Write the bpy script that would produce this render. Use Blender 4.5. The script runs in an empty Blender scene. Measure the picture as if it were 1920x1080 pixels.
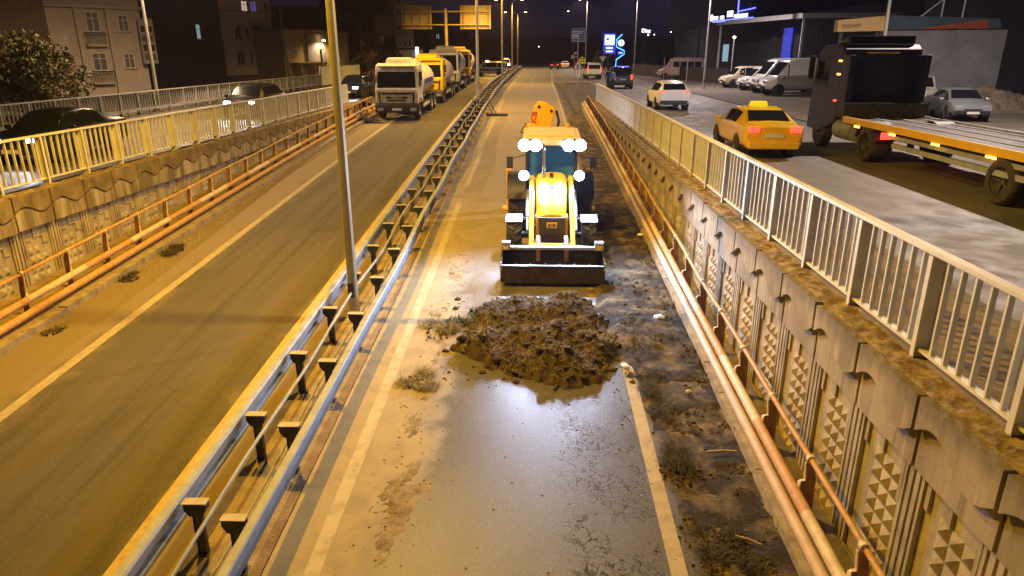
import bpy, math, random
from mathutils import Vector, Matrix, noise
R = math.radians
random.seed(7)
scene = bpy.context.scene
COL = scene.collection

# ------------------------------------------------------------------ camera, sky, exposure
cam_d = bpy.data.cameras.new('camera')
cam = bpy.data.objects.new('camera', cam_d); COL.objects.link(cam)
cam_d.lens = 24.0; cam_d.sensor_width = 36.0; cam_d.clip_end = 3000; cam_d.clip_start = .05
cam.location = (0, 0, 3.0)
cam.rotation_euler = (R(90 - 18.97), 0, R(1.946))
scene.camera = cam
world = bpy.data.worlds.new('World'); scene.world = world; world.use_nodes = True
wn = world.node_tree.nodes; wl = world.node_tree.links
sky = wn.new('ShaderNodeTexSky'); sky.sky_type = 'NISHITA'; sky.sun_disc = False
sky.sun_elevation = R(-4.0); sky.sun_rotation = R(20)
bw = wn.new('ShaderNodeRGBToBW'); tint = wn.new('ShaderNodeMix'); tint.data_type = 'RGBA'; tint.blend_type = 'MULTIPLY'
tint.inputs['Factor'].default_value = 1.0; tint.inputs['B'].default_value = (.55, .40, 1.0, 1)     # city-lit violet night sky
wl.new(sky.outputs[0], bw.inputs[0]); wl.new(bw.outputs[0], tint.inputs['A']); wl.new(tint.outputs['Result'], wn['Background'].inputs[0])
wn['Background'].inputs[1].default_value = 0.12
moon_d = bpy.data.lights.new('moonlight', 'SUN'); moon_d.energy = .006; moon_d.angle = R(.5); moon_d.color = (.75, .8, 1)
moon = bpy.data.objects.new('moonlight', moon_d); moon.rotation_euler = (R(50), 0, R(160)); COL.objects.link(moon)
vs = scene.view_settings
vs.view_transform = 'Standard'; vs.look = 'None'; vs.exposure = -0.22; vs.gamma = 1.0; vs.use_curve_mapping = False

SODIUM = (1.0, .505, .02); WARM = (1.0, .63, .12); LED = (.58, .70, 1.0)
SODIUM_W, WARM_W = 7900, 4100

def zr(y):
    """height of the sunken road: a ramp that climbs away from the camera and levels out"""
    if y < 25: return -2.88 + .0576 * y
    if y < 75:
        t = y - 25
        return -1.44 + .0576 * t - .000576 * t * t
    return 0.0

# ------------------------------------------------------------------ materials
def nodes(name):
    m = bpy.data.materials.new(name); m.use_nodes = True
    return m, m.node_tree.nodes, m.node_tree.links, m.node_tree.nodes['Principled BSDF']

def pm(name, c1, c2=None, scale=4, rough=.6, metal=0, bump=0, bscale=40, stretch=(1, 1, 1), lo=.35, hi=.65, spec=.5, rvar=0, coat=0, coord='Object', detail=7):
    m, n, l, b = nodes(name)
    b.inputs['Base Color'].default_value = (*c1, 1); b.inputs['Roughness'].default_value = rough
    b.inputs['Metallic'].default_value = metal; b.inputs['Specular IOR Level'].default_value = spec
    if coat: b.inputs['Coat Weight'].default_value = coat; b.inputs['Coat Roughness'].default_value = .08
    if c2 is not None or bump:
        tc = n.new('ShaderNodeTexCoord'); mp = n.new('ShaderNodeMapping'); mp.inputs['Scale'].default_value = stretch
        if coord == 'World':
            geo = n.new('ShaderNodeNewGeometry'); l.new(geo.outputs['Position'], mp.inputs[0]); raw = geo.outputs['Position']
        else: l.new(tc.outputs[coord], mp.inputs[0]); raw = tc.outputs[coord]
    if c2 is not None:
        t = n.new('ShaderNodeTexNoise'); t.inputs['Scale'].default_value = scale; t.inputs['Detail'].default_value = detail; t.inputs['Roughness'].default_value = .65
        l.new(mp.outputs[0], t.inputs[0])
        r = n.new('ShaderNodeValToRGB'); r.color_ramp.elements[0].position = lo; r.color_ramp.elements[1].position = hi
        r.color_ramp.elements[0].color = (*c1, 1); r.color_ramp.elements[1].color = (*c2, 1)
        l.new(t.outputs[0], r.inputs[0]); l.new(r.outputs[0], b.inputs['Base Color'])
        if rvar:
            mr = n.new('ShaderNodeMapRange'); mr.inputs[3].default_value = rough - rvar; mr.inputs[4].default_value = rough + rvar
            l.new(t.outputs[0], mr.inputs[0]); l.new(mr.outputs[0], b.inputs['Roughness'])
    if bump:
        t2 = n.new('ShaderNodeTexNoise'); t2.inputs['Scale'].default_value = bscale; t2.inputs['Detail'].default_value = 5
        l.new(raw, t2.inputs[0])
        bp = n.new('ShaderNodeBump'); bp.inputs['Strength'].default_value = bump; bp.inputs['Distance'].default_value = .02
        l.new(t2.outputs[0], bp.inputs['Height']); l.new(bp.outputs[0], b.inputs['Normal'])
    return m

def em(name, c, s):
    m, n, l, b = nodes(name)
    b.inputs['Base Color'].default_value = (*[min(1, x) * .5 for x in c], 1)
    b.inputs['Emission Color'].default_value = (*c, 1); b.inputs['Emission Strength'].default_value = s
    b.inputs['Roughness'].default_value = .3
    return m

class NG:
    """tiny helper to write node maths"""
    def __init__(s, n, l): s.n, s.l = n, l
    def _in(s, sock, v):
        if hasattr(v, 'is_output'): s.l.new(v, sock)
        else: sock.default_value = v
    def math(s, op, a, b=0.0, clamp=False):
        x = s.n.new('ShaderNodeMath'); x.operation = op; x.use_clamp = clamp
        s._in(x.inputs[0], a); s._in(x.inputs[1], b); return x.outputs[0]
    def ss(s, v, a, b, lo=0.0, hi=1.0):
        x = s.n.new('ShaderNodeMapRange'); x.interpolation_type = 'SMOOTHSTEP'
        s._in(x.inputs[0], v); x.inputs[1].default_value = a; x.inputs[2].default_value = b; x.inputs[3].default_value = lo; x.inputs[4].default_value = hi
        return x.outputs[0]
    def noise(s, vec, scale, detail=6, rough=.6, dist=0):
        t = s.n.new('ShaderNodeTexNoise'); s.l.new(vec, t.inputs[0]); t.inputs['Scale'].default_value = scale
        t.inputs['Detail'].default_value = detail; t.inputs['Roughness'].default_value = rough; t.inputs['Distortion'].default_value = dist
        return t.outputs[0]
    def mix(s, f, a, b):
        x = s.n.new('ShaderNodeMix'); x.data_type = 'RGBA'
        s._in(x.inputs['Factor'], f)
        for k, v in (('A', a), ('B', b)):
            if hasattr(v, 'is_output'): s.l.new(v, x.inputs[k])
            else: x.inputs[k].default_value = (*v, 1)
        return x.outputs['Result']

def road_setup(name):
    m, n, l, b = nodes(name); g = NG(n, l)
    geo = n.new('ShaderNodeNewGeometry'); sep = n.new('ShaderNodeSeparateXYZ'); l.new(geo.outputs['Position'], sep.inputs[0])
    return m, n, l, b, g, geo.outputs['Position'], sep.outputs[0], sep.outputs[1]

def finish(n, l, b, g, col, rough, height, strength=.5, dist=.02):
    l.new(col, b.inputs['Base Color'])
    if hasattr(rough, 'is_output'): l.new(rough, b.inputs['Roughness'])
    else: b.inputs['Roughness'].default_value = rough
    bp = n.new('ShaderNodeBump'); bp.inputs['Strength'].default_value = strength; bp.inputs['Distance'].default_value = dist
    l.new(height, bp.inputs['Height']); l.new(bp.outputs[0], b.inputs['Normal'])

def mat_right_lane():
    m, n, l, b, g, P, x, y = road_setup('dusty_wet_asphalt')
    nb = g.noise(P, .55, 5, .6, .4); nm = g.noise(P, 2.2, 6, .65); nf = g.noise(P, 45, 4, .7); ng = g.noise(P, 160, 2, .6)
    wob = g.math('MULTIPLY', g.math('SUBTRACT', nb, .5), 2.0)
    wob2 = g.math('MULTIPLY', g.math('SUBTRACT', nm, .5), 1.1)
    xs = g.math('ADD', g.math('ADD', x, wob), wob2)
    left = g.ss(xs, -1.30, -2.0)                      # dust along the barrier
    mud = g.math('MULTIPLY', g.math('MULTIPLY', g.ss(y, 12.5, 15), g.ss(g.math('ADD', y, wob), 27, 20)), .75)
    right = g.ss(g.math('ADD', g.math('ADD', x, mud), g.math('MULTIPLY', wob2, .7)), 1.62, 1.95)       # silt along the kerb
    far = g.math('MULTIPLY', g.ss(g.math('ADD', y, g.math('MULTIPLY', wob, 2.0)), 14.5, 18.5), .8)
    dust = g.math('MAXIMUM', left, far)
    # speckled, partly washed off
    dust = g.math('MULTIPLY', dust, g.ss(nm, .25, .55, .62, 1.0))
    asph = g.mix(g.ss(nf, .35, .7), (.075, .070, .070), (.15, .14, .135))
    asph = g.mix(g.ss(ng, .62, .72), asph, (.30, .27, .24))
    dcol = g.mix(nm, (.29, .235, .135), (.385, .32, .20))
    dcol = g.mix(g.ss(nf, .6, .75, 0, .45), dcol, (.17, .12, .07))
    col = g.mix(dust, asph, dcol)
    silt = g.mix(g.ss(nm, .44, .66), (.05, .036, .018), (.24, .185, .095))
    col = g.mix(right, col, silt)
    # tyre marks of brown mud in front of the machine
    tw = n.new('ShaderNodeTexWave'); tw.bands_direction = 'Y'; tw.inputs['Scale'].default_value = 2.6; tw.inputs['Distortion'].default_value = 2.0
    l.new(P, tw.inputs[0])
    tr1 = g.math('MULTIPLY', g.ss(g.math('ABSOLUTE', g.math('ADD', x, .62)), .28, .2), g.math('MULTIPLY', g.ss(y, 12.6, 13.2), g.ss(y, 17.5, 16.5)))
    col = g.mix(g.math('MULTIPLY', tr1, g.ss(tw.outputs[0], .3, .7, .1, .75)), col, (.05, .034, .02))
    # cracks
    vor = n.new('ShaderNodeTexVoronoi'); vor.feature = 'DISTANCE_TO_EDGE'; vor.inputs['Scale'].default_value = 4.5
    dv = n.new('ShaderNodeVectorMath'); dv.operation = 'MULTIPLY_ADD'
    nc = n.new('ShaderNodeTexNoise'); nc.inputs['Scale'].default_value = 5; l.new(P, nc.inputs[0])
    l.new(nc.outputs['Color'], dv.inputs[0]); dv.inputs[1].default_value = (.55, .55, .55); l.new(P, dv.inputs[2]); l.new(dv.outputs[0], vor.inputs[0])
    crk_zone = g.math('MULTIPLY', g.math('MULTIPLY', g.ss(x, .15, .6), g.ss(x, 1.62, 1.5)), g.ss(g.math('ADD', y, g.math('MULTIPLY', wob, 1.5)), 11.0, 8.0))
    crk = g.math('MULTIPLY', g.ss(vor.outputs['Distance'], .055, .02), crk_zone)
    crk = g.math('MULTIPLY', crk, g.ss(g.noise(P, 1.3, 4), .33, .50))
    hole = g.math('MULTIPLY', g.ss(g.noise(P, 3.3, 3), .63, .68), crk_zone)
    crk = g.math('MAXIMUM', crk, g.math('MULTIPLY', hole, .7))
    col = g.mix(crk, col, (.02, .016, .012))
    wet = g.math('SUBTRACT', 1.0, g.math('MAXIMUM', g.math('MAXIMUM', left, right), g.math('MULTIPLY', far, 1.1)), True)
    wr = g.math('ADD', g.math('ADD', g.ss(nb, .35, .7, .30, .38), g.ss(y, 9.5, 6.0, 0, .10)), g.math('MULTIPLY', g.math('SUBTRACT', nf, .5), .25))
    wet = g.math('MULTIPLY', wet, g.math('SUBTRACT', 1.0, g.math('MULTIPLY', crk, .8)))
    rough = g.math('ADD', g.math('MULTIPLY', wet, g.math('SUBTRACT', wr, .9)), .9)
    h = g.math('ADD', g.math('MULTIPLY', nf, .22), g.math('MULTIPLY', crk, -.30))
    h = g.math('ADD', h, g.math('MULTIPLY', ng, .12))
    h = g.math('ADD', h, g.math('MULTIPLY', nm, .35))
    finish(n, l, b, g, col, rough, h, .45, .02)
    b.inputs['Specular IOR Level'].default_value = .6
    return m

def mat_left_lane():
    m, n, l, b, g, P, x, y = road_setup('worn_asphalt')
    nb = g.noise(P, .35, 4); nm = g.noise(P, 1.7, 6); nf = g.noise(P, 50, 4, .7); ng = g.noise(P, 150, 2)
    asph = g.mix(g.ss(nf, .3, .7), (.072, .062, .038), (.122, .106, .068))
    asph = g.mix(g.ss(ng, .62, .72), asph, (.36, .32, .25))
    st = n.new('ShaderNodeMapping'); st.inputs['Scale'].default_value = (2.2, .06, 1); l.new(P, st.inputs[0])
    asph = g.mix(g.ss(g.noise(st.outputs[0], 2.0, 5), .42, .66, 0, .55), asph, (.045, .038, .024))
    asph = g.mix(g.ss(g.noise(P, 7, 3), .70, .74, 0, .7), asph, (.035, .03, .02))
    # pale wheel tracks, oily middle
    tr = g.math('ABSOLUTE', g.math('SUBTRACT', g.math('ABSOLUTE', g.math('ADD', x, 6.3)), .85))
    asph = g.mix(g.math('MULTIPLY', g.ss(tr, .5, .05), .4), asph, (.135, .112, .074))
    asph = g.mix(g.ss(nb, .35, .7, 0, .35), asph, (.06, .05, .04))
    e = g.math('ADD', x, g.math('MULTIPLY', g.math('SUBTRACT', nm, .5), 1.2))
    dust = g.math('MAXIMUM', g.ss(e, -7.9, -8.6), g.ss(e, -5.0, -4.3))
    col = g.mix(g.math('MULTIPLY', dust, .8), asph, (.27, .21, .11))
    h = g.math('ADD', g.math('MULTIPLY', nf, .4), g.math('MULTIPLY', ng, .25))
    finish(n, l, b, g, col, .8, h, .4, .012)
    return m

def mat_street(name='street_asphalt', c=(.17, .155, .14)):
    m, n, l, b, g, P, x, y = road_setup(name)
    nb = g.noise(P, .25, 5); nm = g.noise(P, 1.5, 6); nf = g.noise(P, 40, 4, .7)
    st = n.new('ShaderNodeMapping'); st.inputs['Scale'].default_value = (1.3, .04, 1); l.new(P, st.inputs[0])
    ns = g.noise(st.outputs[0], 1.6, 4)
    c0 = tuple(v * .68 for v in c); c1 = tuple(v * 1.25 for v in c)
    col = g.mix(g.ss(nf, .3, .7), c0, c)
    col = g.mix(g.ss(ns, .4, .65, 0, .6), col, c1)
    col = g.mix(g.ss(nb, .45, .7, 0, .5), col, tuple(v * .55 for v in c))
    finish(n, l, b, g, col, g.ss(nm, .3, .7, .5, .75), nf, .4, .012)
    return m

def mat_concrete(name, c0, c1, c2):
    m, n, l, b, g, P, x, y = road_setup(name)
    z = [k for k in n if k.type == 'SEPXYZ'][0].outputs[2]
    def st(sx, sz):
        k = n.new('ShaderNodeMapping'); k.inputs['Scale'].default_value = (sx, sx, sz); l.new(P, k.inputs[0]); return k.outputs[0]
    big = g.noise(st(.9, .5), 1.3, 5); strk = g.noise(st(4.5, .22), 1.6, 5, .6, .3); strk2 = g.noise(st(9, .35), 1.5, 4); fine = g.noise(P, 26, 5, .7)
    col = g.mix(g.ss(big, .32, .66), c0, c1)
    col = g.mix(g.math('MULTIPLY', g.ss(strk, .52, .68), .65), col, c2)
    col = g.mix(g.math('MULTIPLY', g.ss(strk2, .56, .70), .55), col, tuple(v * .42 for v in c0))
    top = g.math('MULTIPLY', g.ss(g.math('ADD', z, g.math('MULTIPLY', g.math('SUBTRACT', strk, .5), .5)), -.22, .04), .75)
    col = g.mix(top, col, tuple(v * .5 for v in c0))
    col = g.mix(g.math('MULTIPLY', g.ss(fine, .35, .7), .3), col, tuple(v * .75 for v in c1))
    finish(n, l, b, g, col, .9, fine, .25, .012)
    return m

M = {}
M['right_lane'] = mat_right_lane(); M['left_lane'] = mat_left_lane(); M['street'] = mat_street()
M['side_street'] = mat_street('side_street_asphalt', (.10, .09, .08))
M['ground'] = pm('bare_earth', (.06, .05, .035), (.11, .09, .06), 1.2, .95, bump=.6, bscale=12, coord='World')
M['lot'] = pm('trodden_lot', (.13, .11, .085), (.20, .17, .13), .8, .9, bump=.5, bscale=18, coord='World')
M['pave'] = pm('pavement_concrete', (.17, .13, .08), (.30, .24, .16), 2.2, .9, bump=.4, bscale=25, coord='World')
M['palepave'] = pm('pale_concrete', (.32, .31, .30), (.42, .41, .39), 2.5, .85, bump=.2)
M['median'] = pm('median_dust', (.20, .15, .08), (.36, .28, .17), 3.5, .95, bump=.6, bscale=30, coord='World')
M['line'] = pm('lane_paint', (.31, .26, .165), (.45, .385, .265), 5, .8, lo=.30, hi=.56, bump=.15, bscale=120, coord='World')
M['yline'] = pm('edge_paint', (.40, .29, .10), (.55, .42, .18), 8, .7, lo=.3, hi=.55, coord='World')
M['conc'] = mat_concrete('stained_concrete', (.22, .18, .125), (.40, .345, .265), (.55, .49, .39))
M['conc_left'] = pm('streaked_concrete', (.17, .135, .08), (.44, .38, .27), 1.3, .88, stretch=(1.5, 1.5, .22), lo=.42, hi=.62, bump=.2, bscale=30, coord='World', detail=3)
M['conc_dirty'] = pm('grimy_concrete', (.12, .09, .045), (.26, .20, .11), 2.2, .9, lo=.35, hi=.65, bump=.25, bscale=30, coord='World', detail=4)
M['conc2'] = pm('relief_concrete', (.24, .20, .15), (.44, .39, .31), 2.6, .9, stretch=(1.5, 1.5, .6), lo=.32, hi=.6, bump=.2, bscale=35, coord='World')
M['coping'] = pm('mossy_coping', (.12, .08, .03), (.33, .25, .13), 6, .95, bump=1, bscale=22, lo=.4, hi=.6, coord='World')
M['kerb'] = pm('kerb_concrete', (.22, .18, .12), (.40, .34, .25), 5, .9, bump=.5, bscale=30, coord='World')
M['fence'] = pm('cream_enamel', (.56, .55, .53), (.68, .67, .65), 3, .55, bump=.05)
M['fence_grey'] = pm('grey_enamel', (.36, .37, .40), (.46, .47, .5), 3, .5)
M['sheet'] = pm('white_sheet', (.55, .56, .58), (.68, .68, .68), 2, .5)
M['cream'] = pm('cream_pipe', (.55, .43, .28), (.75, .65, .47), 6, .55, bump=.1, coord='World')
M['orange'] = pm('orange_pipe', (.42, .22, .08), (.58, .35, .14), 9, .6, bump=.2, lo=.3, hi=.6, coord='World')
M['pink'] = pm('faded_pipe', (.50, .36, .26), (.62, .48, .37), 4, .55, bump=.1)
M['bracket'] = pm('rust_plate', (.16, .07, .03), (.32, .15, .06), 6, .65, bump=.2)
M['galv'] = pm('galvanised', (.24, .26, .29), (.36, .385, .42), 4, .6, metal=.1, bump=.05, bscale=14, rvar=.1, coord='World')
M['pole'] = pm('pole_steel', (.40, .38, .34), (.52, .50, .46), 2.5, .5, metal=.35, stretch=(1, 1, .3))
M['rail_dark'] = pm('dark_steel', (.045, .043, .042), (.10, .09, .075), 8, .6, metal=.4)
M['bracket2'] = pm('worn_deck', (.14, .12, .10), (.24, .21, .18), 6, .7)
M['cap'] = pm('dusty_steel', (.34, .29, .2), (.46, .41, .31), 8, .7, metal=.2)
M['soil'] = pm('wet_soil', (.032, .022, .012), (.105, .074, .038), 6, .9, bump=1, bscale=45, lo=.3, hi=.7, coord='World')
M['silt'] = pm('brown_silt', (.030, .020, .010), (.185, .14, .068), 2.3, .92, bump=1, bscale=55, lo=.48, hi=.66, coord='World', detail=14)
M['dustbed'] = pm('dust_bed', (.13, .095, .045), (.30, .235, .13), 5, .95, bump=.8, bscale=60, lo=.35, hi=.6, coord='World')
M['soilpale'] = pm('drying_soil', (.085, .058, .034), (.17, .12, .07), 5, .95, bump=1, bscale=40)
M['straw'] = pm('dead_grass', (.13, .10, .04), (.36, .29, .13), 12, .9)
M['weed'] = pm('dark_weed', (.035, .030, .015), (.10, .08, .035), 12, .9)
M['leafy'] = pm('green_weed', (.035, .06, .015), (.08, .11, .03), 12, .7)
M['leaf'] = pm('leaf', (.075, .075, .016), (.16, .15, .038), 9, .7)
M['leafdark'] = pm('dark_leaf', (.02, .03, .012), (.05, .06, .02), 9, .7)
M['bark'] = pm('bark', (.06, .045, .03), (.12, .09, .06), 9, .95, bump=.8)
M['jcb'] = pm('machine_yellow', (.74, .43, .008), (.82, .51, .015), 3, .38, bump=.03, coat=.3)
M['rubber'] = pm('rubber', (.022, .021, .02), (.06, .052, .042), 7, .85, bump=.3)
M['black'] = pm('black_plastic', (.018, .018, .02), (.03, .03, .032), 6, .5)
M['grille'] = pm('grille', (.03, .028, .028), (.05, .045, .043), 12, .6, bump=.3, bscale=80)
M['iron'] = pm('bucket_steel', (.022, .020, .019), (.058, .046, .038), 5, .55, metal=.5, bump=.25, bscale=30)
M['bare'] = pm('worn_steel', (.5, .5, .5), (.68, .68, .68), 7, .32, metal=.8, bump=.1)
M['white'] = pm('white_paint', (.70, .69, .66), (.78, .77, .75), 3, .35, coat=.4)
M['whitedirty'] = pm('dusty_white', (.50, .47, .42), (.70, .68, .63), 3, .5, bump=.08)
M['taxi'] = pm('taxi_yellow', (.80, .50, .008), (.84, .54, .012), 3, .3, coat=.6)
M['silver'] = pm('silver_paint', (.36, .39, .42), (.44, .47, .5), 3, .3, metal=.5, coat=.5)
M['navy'] = pm('navy_panel', (.014, .015, .055), (.022, .023, .08), 2, .5)
M['darkcar'] = pm('black_paint', (.012, .013, .016), (.02, .021, .025), 3, .25, coat=.7)
M['greencar'] = pm('green_paint', (.007, .012, .007), (.012, .02, .012), 3, .25, coat=.7)
M['bluecar'] = pm('blue_paint', (.012, .018, .045), (.02, .03, .07), 3, .25, coat=.7)
M['red'] = pm('red_paint', (.35, .03, .025), (.42, .05, .035), 3, .4)
M['tankp'] = pm('pink_tank', (.55, .36, .30), (.66, .48, .40), 3, .4)
M['tyre'] = M['rubber']
M['rim'] = pm('alloy', (.40, .40, .41), (.55, .55, .56), 6, .35, metal=.7)
M['bluestripe'] = pm('blue_stripe', (.02, .04, .30), (.03, .06, .36), 3, .4)
M['plate'] = pm('number_plate', (.7, .7, .7), rough=.5)
M['amberpaint'] = pm('amber_paint', (.62, .36, .05), (.70, .42, .08), 3, .5)
m, n, l, b = nodes('glass'); b.inputs['Base Color'].default_value = (.012, .014, .017, 1); b.inputs['Roughness'].default_value = .06; b.inputs['Specular IOR Level'].default_value = .7; M['glass'] = m
m, n, l, b = nodes('flare_tinted_glass'); b.inputs['Base Color'].default_value = (.05, .19, .42, 1); b.inputs['Roughness'].default_value = .12; b.inputs['Specular IOR Level'].default_value = .8; M['flareglass'] = m  # blue flare of the work lights is put into the cab glass colour
M['led'] = em('led_light', (.78, .88, 1.0), 70); M['led2'] = em('led_light_low', (.9, .95, 1.0), 40)
M['head'] = em('headlight_lens', (.80, .84, 1.0), 55); M['tail'] = em('tail_lens', (1.0, .05, .03), 4)
M['tailoff'] = pm('tail_lens_unlit', (.22, .012, .01), rough=.25); M['headoff'] = pm('headlight_unlit', (.45, .46, .48), rough=.15, metal=.4)
M['amber'] = em('amber_lens', (1.0, .42, .06), 9); M['beacon'] = em('beacon', (1.0, .45, .08), 25)
M['lampglow'] = em('lamp_lens', (1.0, .58, .20), 45); M['lampwhite'] = em('lamp_lens_white', (1.0, .80, .60), 30)
M['blueled'] = em('blue_led', (.10, .12, 1.0), 5); M['louvre'] = em('louvre_led', (.10, .12, 1.0), 1.1); M['cyanled'] = em('cyan_led', (.05, .35, 1.0), 6)
M['screen'] = em('lit_panel', (.72, .80, 1.0), 2.6); M['bluelit'] = em('blue_panel', (.03, .06, .7), 1.2)
M['litwin'] = em('lit_window', (.45, .72, .85), .55); M['litwin2'] = em('lit_window_warm', (1.0, .80, .62), .55); M['litpurple'] = em('lit_window_purple', (.28, .22, .9), .25)
M['taxisign'] = em('taxi_sign_face', (1.0, .80, .03), .75)
M['signback'] = pm('sign_back', (.48, .40, .26), (.58, .49, .33), 3, .6, metal=.2)
M['signblue'] = pm('sign_blue', (.03, .07, .30), (.04, .09, .36), 3, .5); M['signwhite'] = pm('sign_white', (.72, .72, .74), rough=.5)
M['signred'] = pm('sign_red', (.5, .03, .03), rough=.5); M['signyellow'] = em('glowing_yellow', (.80, .62, .02), .35); M['signblack'] = pm('sign_black', (.02, .02, .02), rough=.6)  # yellow board is given a glow that stands for light thrown back
M['plaster'] = pm('pale_plaster', (.47, .40, .33), (.56, .49, .41), 1.2, .9, bump=.1); M['plaster2'] = pm('ochre_plaster', (.42, .30, .13), (.50, .37, .17), 1.2, .9)
M['plaster_light'] = pm('light_plaster', (.58, .50, .42), (.66, .58, .50), 1.2, .9); M['plaster3'] = pm('grey_plaster', (.17, .16, .17), (.22, .21, .22), 1.2, .9); M['darkwall'] = pm('dark_wall', (.015, .014, .014), (.03, .027, .025), 1.5, .95)
M['brickred'] = pm('red_render', (.19, .075, .045), (.25, .11, .07), 3, .9); M['brown'] = pm('brown_render', (.12, .08, .06), (.17, .12, .09), 2, .9)
M['winframe'] = pm('window_pvc', (.62, .61, .58), rough=.5); M['curtain'] = pm('curtained_glass', (.10, .09, .085), (.18, .165, .15), 4, .3, stretch=(6, 6, .5))
M['shed'] = pm('grey_cladding', (.03, .03, .034), (.05, .05, .055), 2, .6); M['shed2'] = pm('dark_tower', (.03, .024, .022), (.045, .037, .034), 2, .8); M['canopy'] = pm('canopy_edge', (.34, .33, .33), (.42, .41, .40), 2, .6)
M['banner'] = pm('banner_blue', (.05, .085, .11), (.065, .11, .14), 2, .7); M['banner2'] = pm('banner_orange', (.36, .065, .02), (.42, .08, .03), 2, .7)
M['movenbox'] = pm('tan_sign', (.62, .40, .15), (.68, .45, .18), 2, .6); M['greywall'] = pm('grey_wall', (.20, .20, .215), (.29, .29, .305), .9, .9, bump=.1)
M['poster'] = pm('poster_sheet', (.20, .18, .19), (.36, .34, .36), 3, .7); M['skin'] = pm('skin', (.45, .28, .20), rough=.6)
M['jacket'] = pm('blue_jacket', (.04, .16, .42), (.05, .2, .5), 6, .7); M['darkcloth'] = pm('dark_cloth', (.015, .015, .02), (.03, .03, .035), 6, .9); M['hair'] = pm('hair', (.015, .011, .009), rough=.7)
M['wood'] = pm('timber', (.32, .21, .10), (.42, .29, .15), 6, .8, stretch=(8, 1, 8)); M['bag'] = pm('plastic_bag', (.66, .64, .60), (.78, .76, .72), 6, .4)
M['rubble'] = pm('rubble', (.14, .11, .08), (.26, .21, .15), 3, .95, bump=1, bscale=10)
M['darkfence'] = pm('dark_boards', (.05, .042, .036), (.085, .07, .06), 3, .85)
M['roofcream'] = pm('cream_roof', (.60, .46, .30), (.68, .54, .38), 3, .5)  # pale cream over the whole cab roof
M['exhaust'] = pm('chrome_pipe', (.6, .6, .62), rough=.22, metal=.95)

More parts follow.
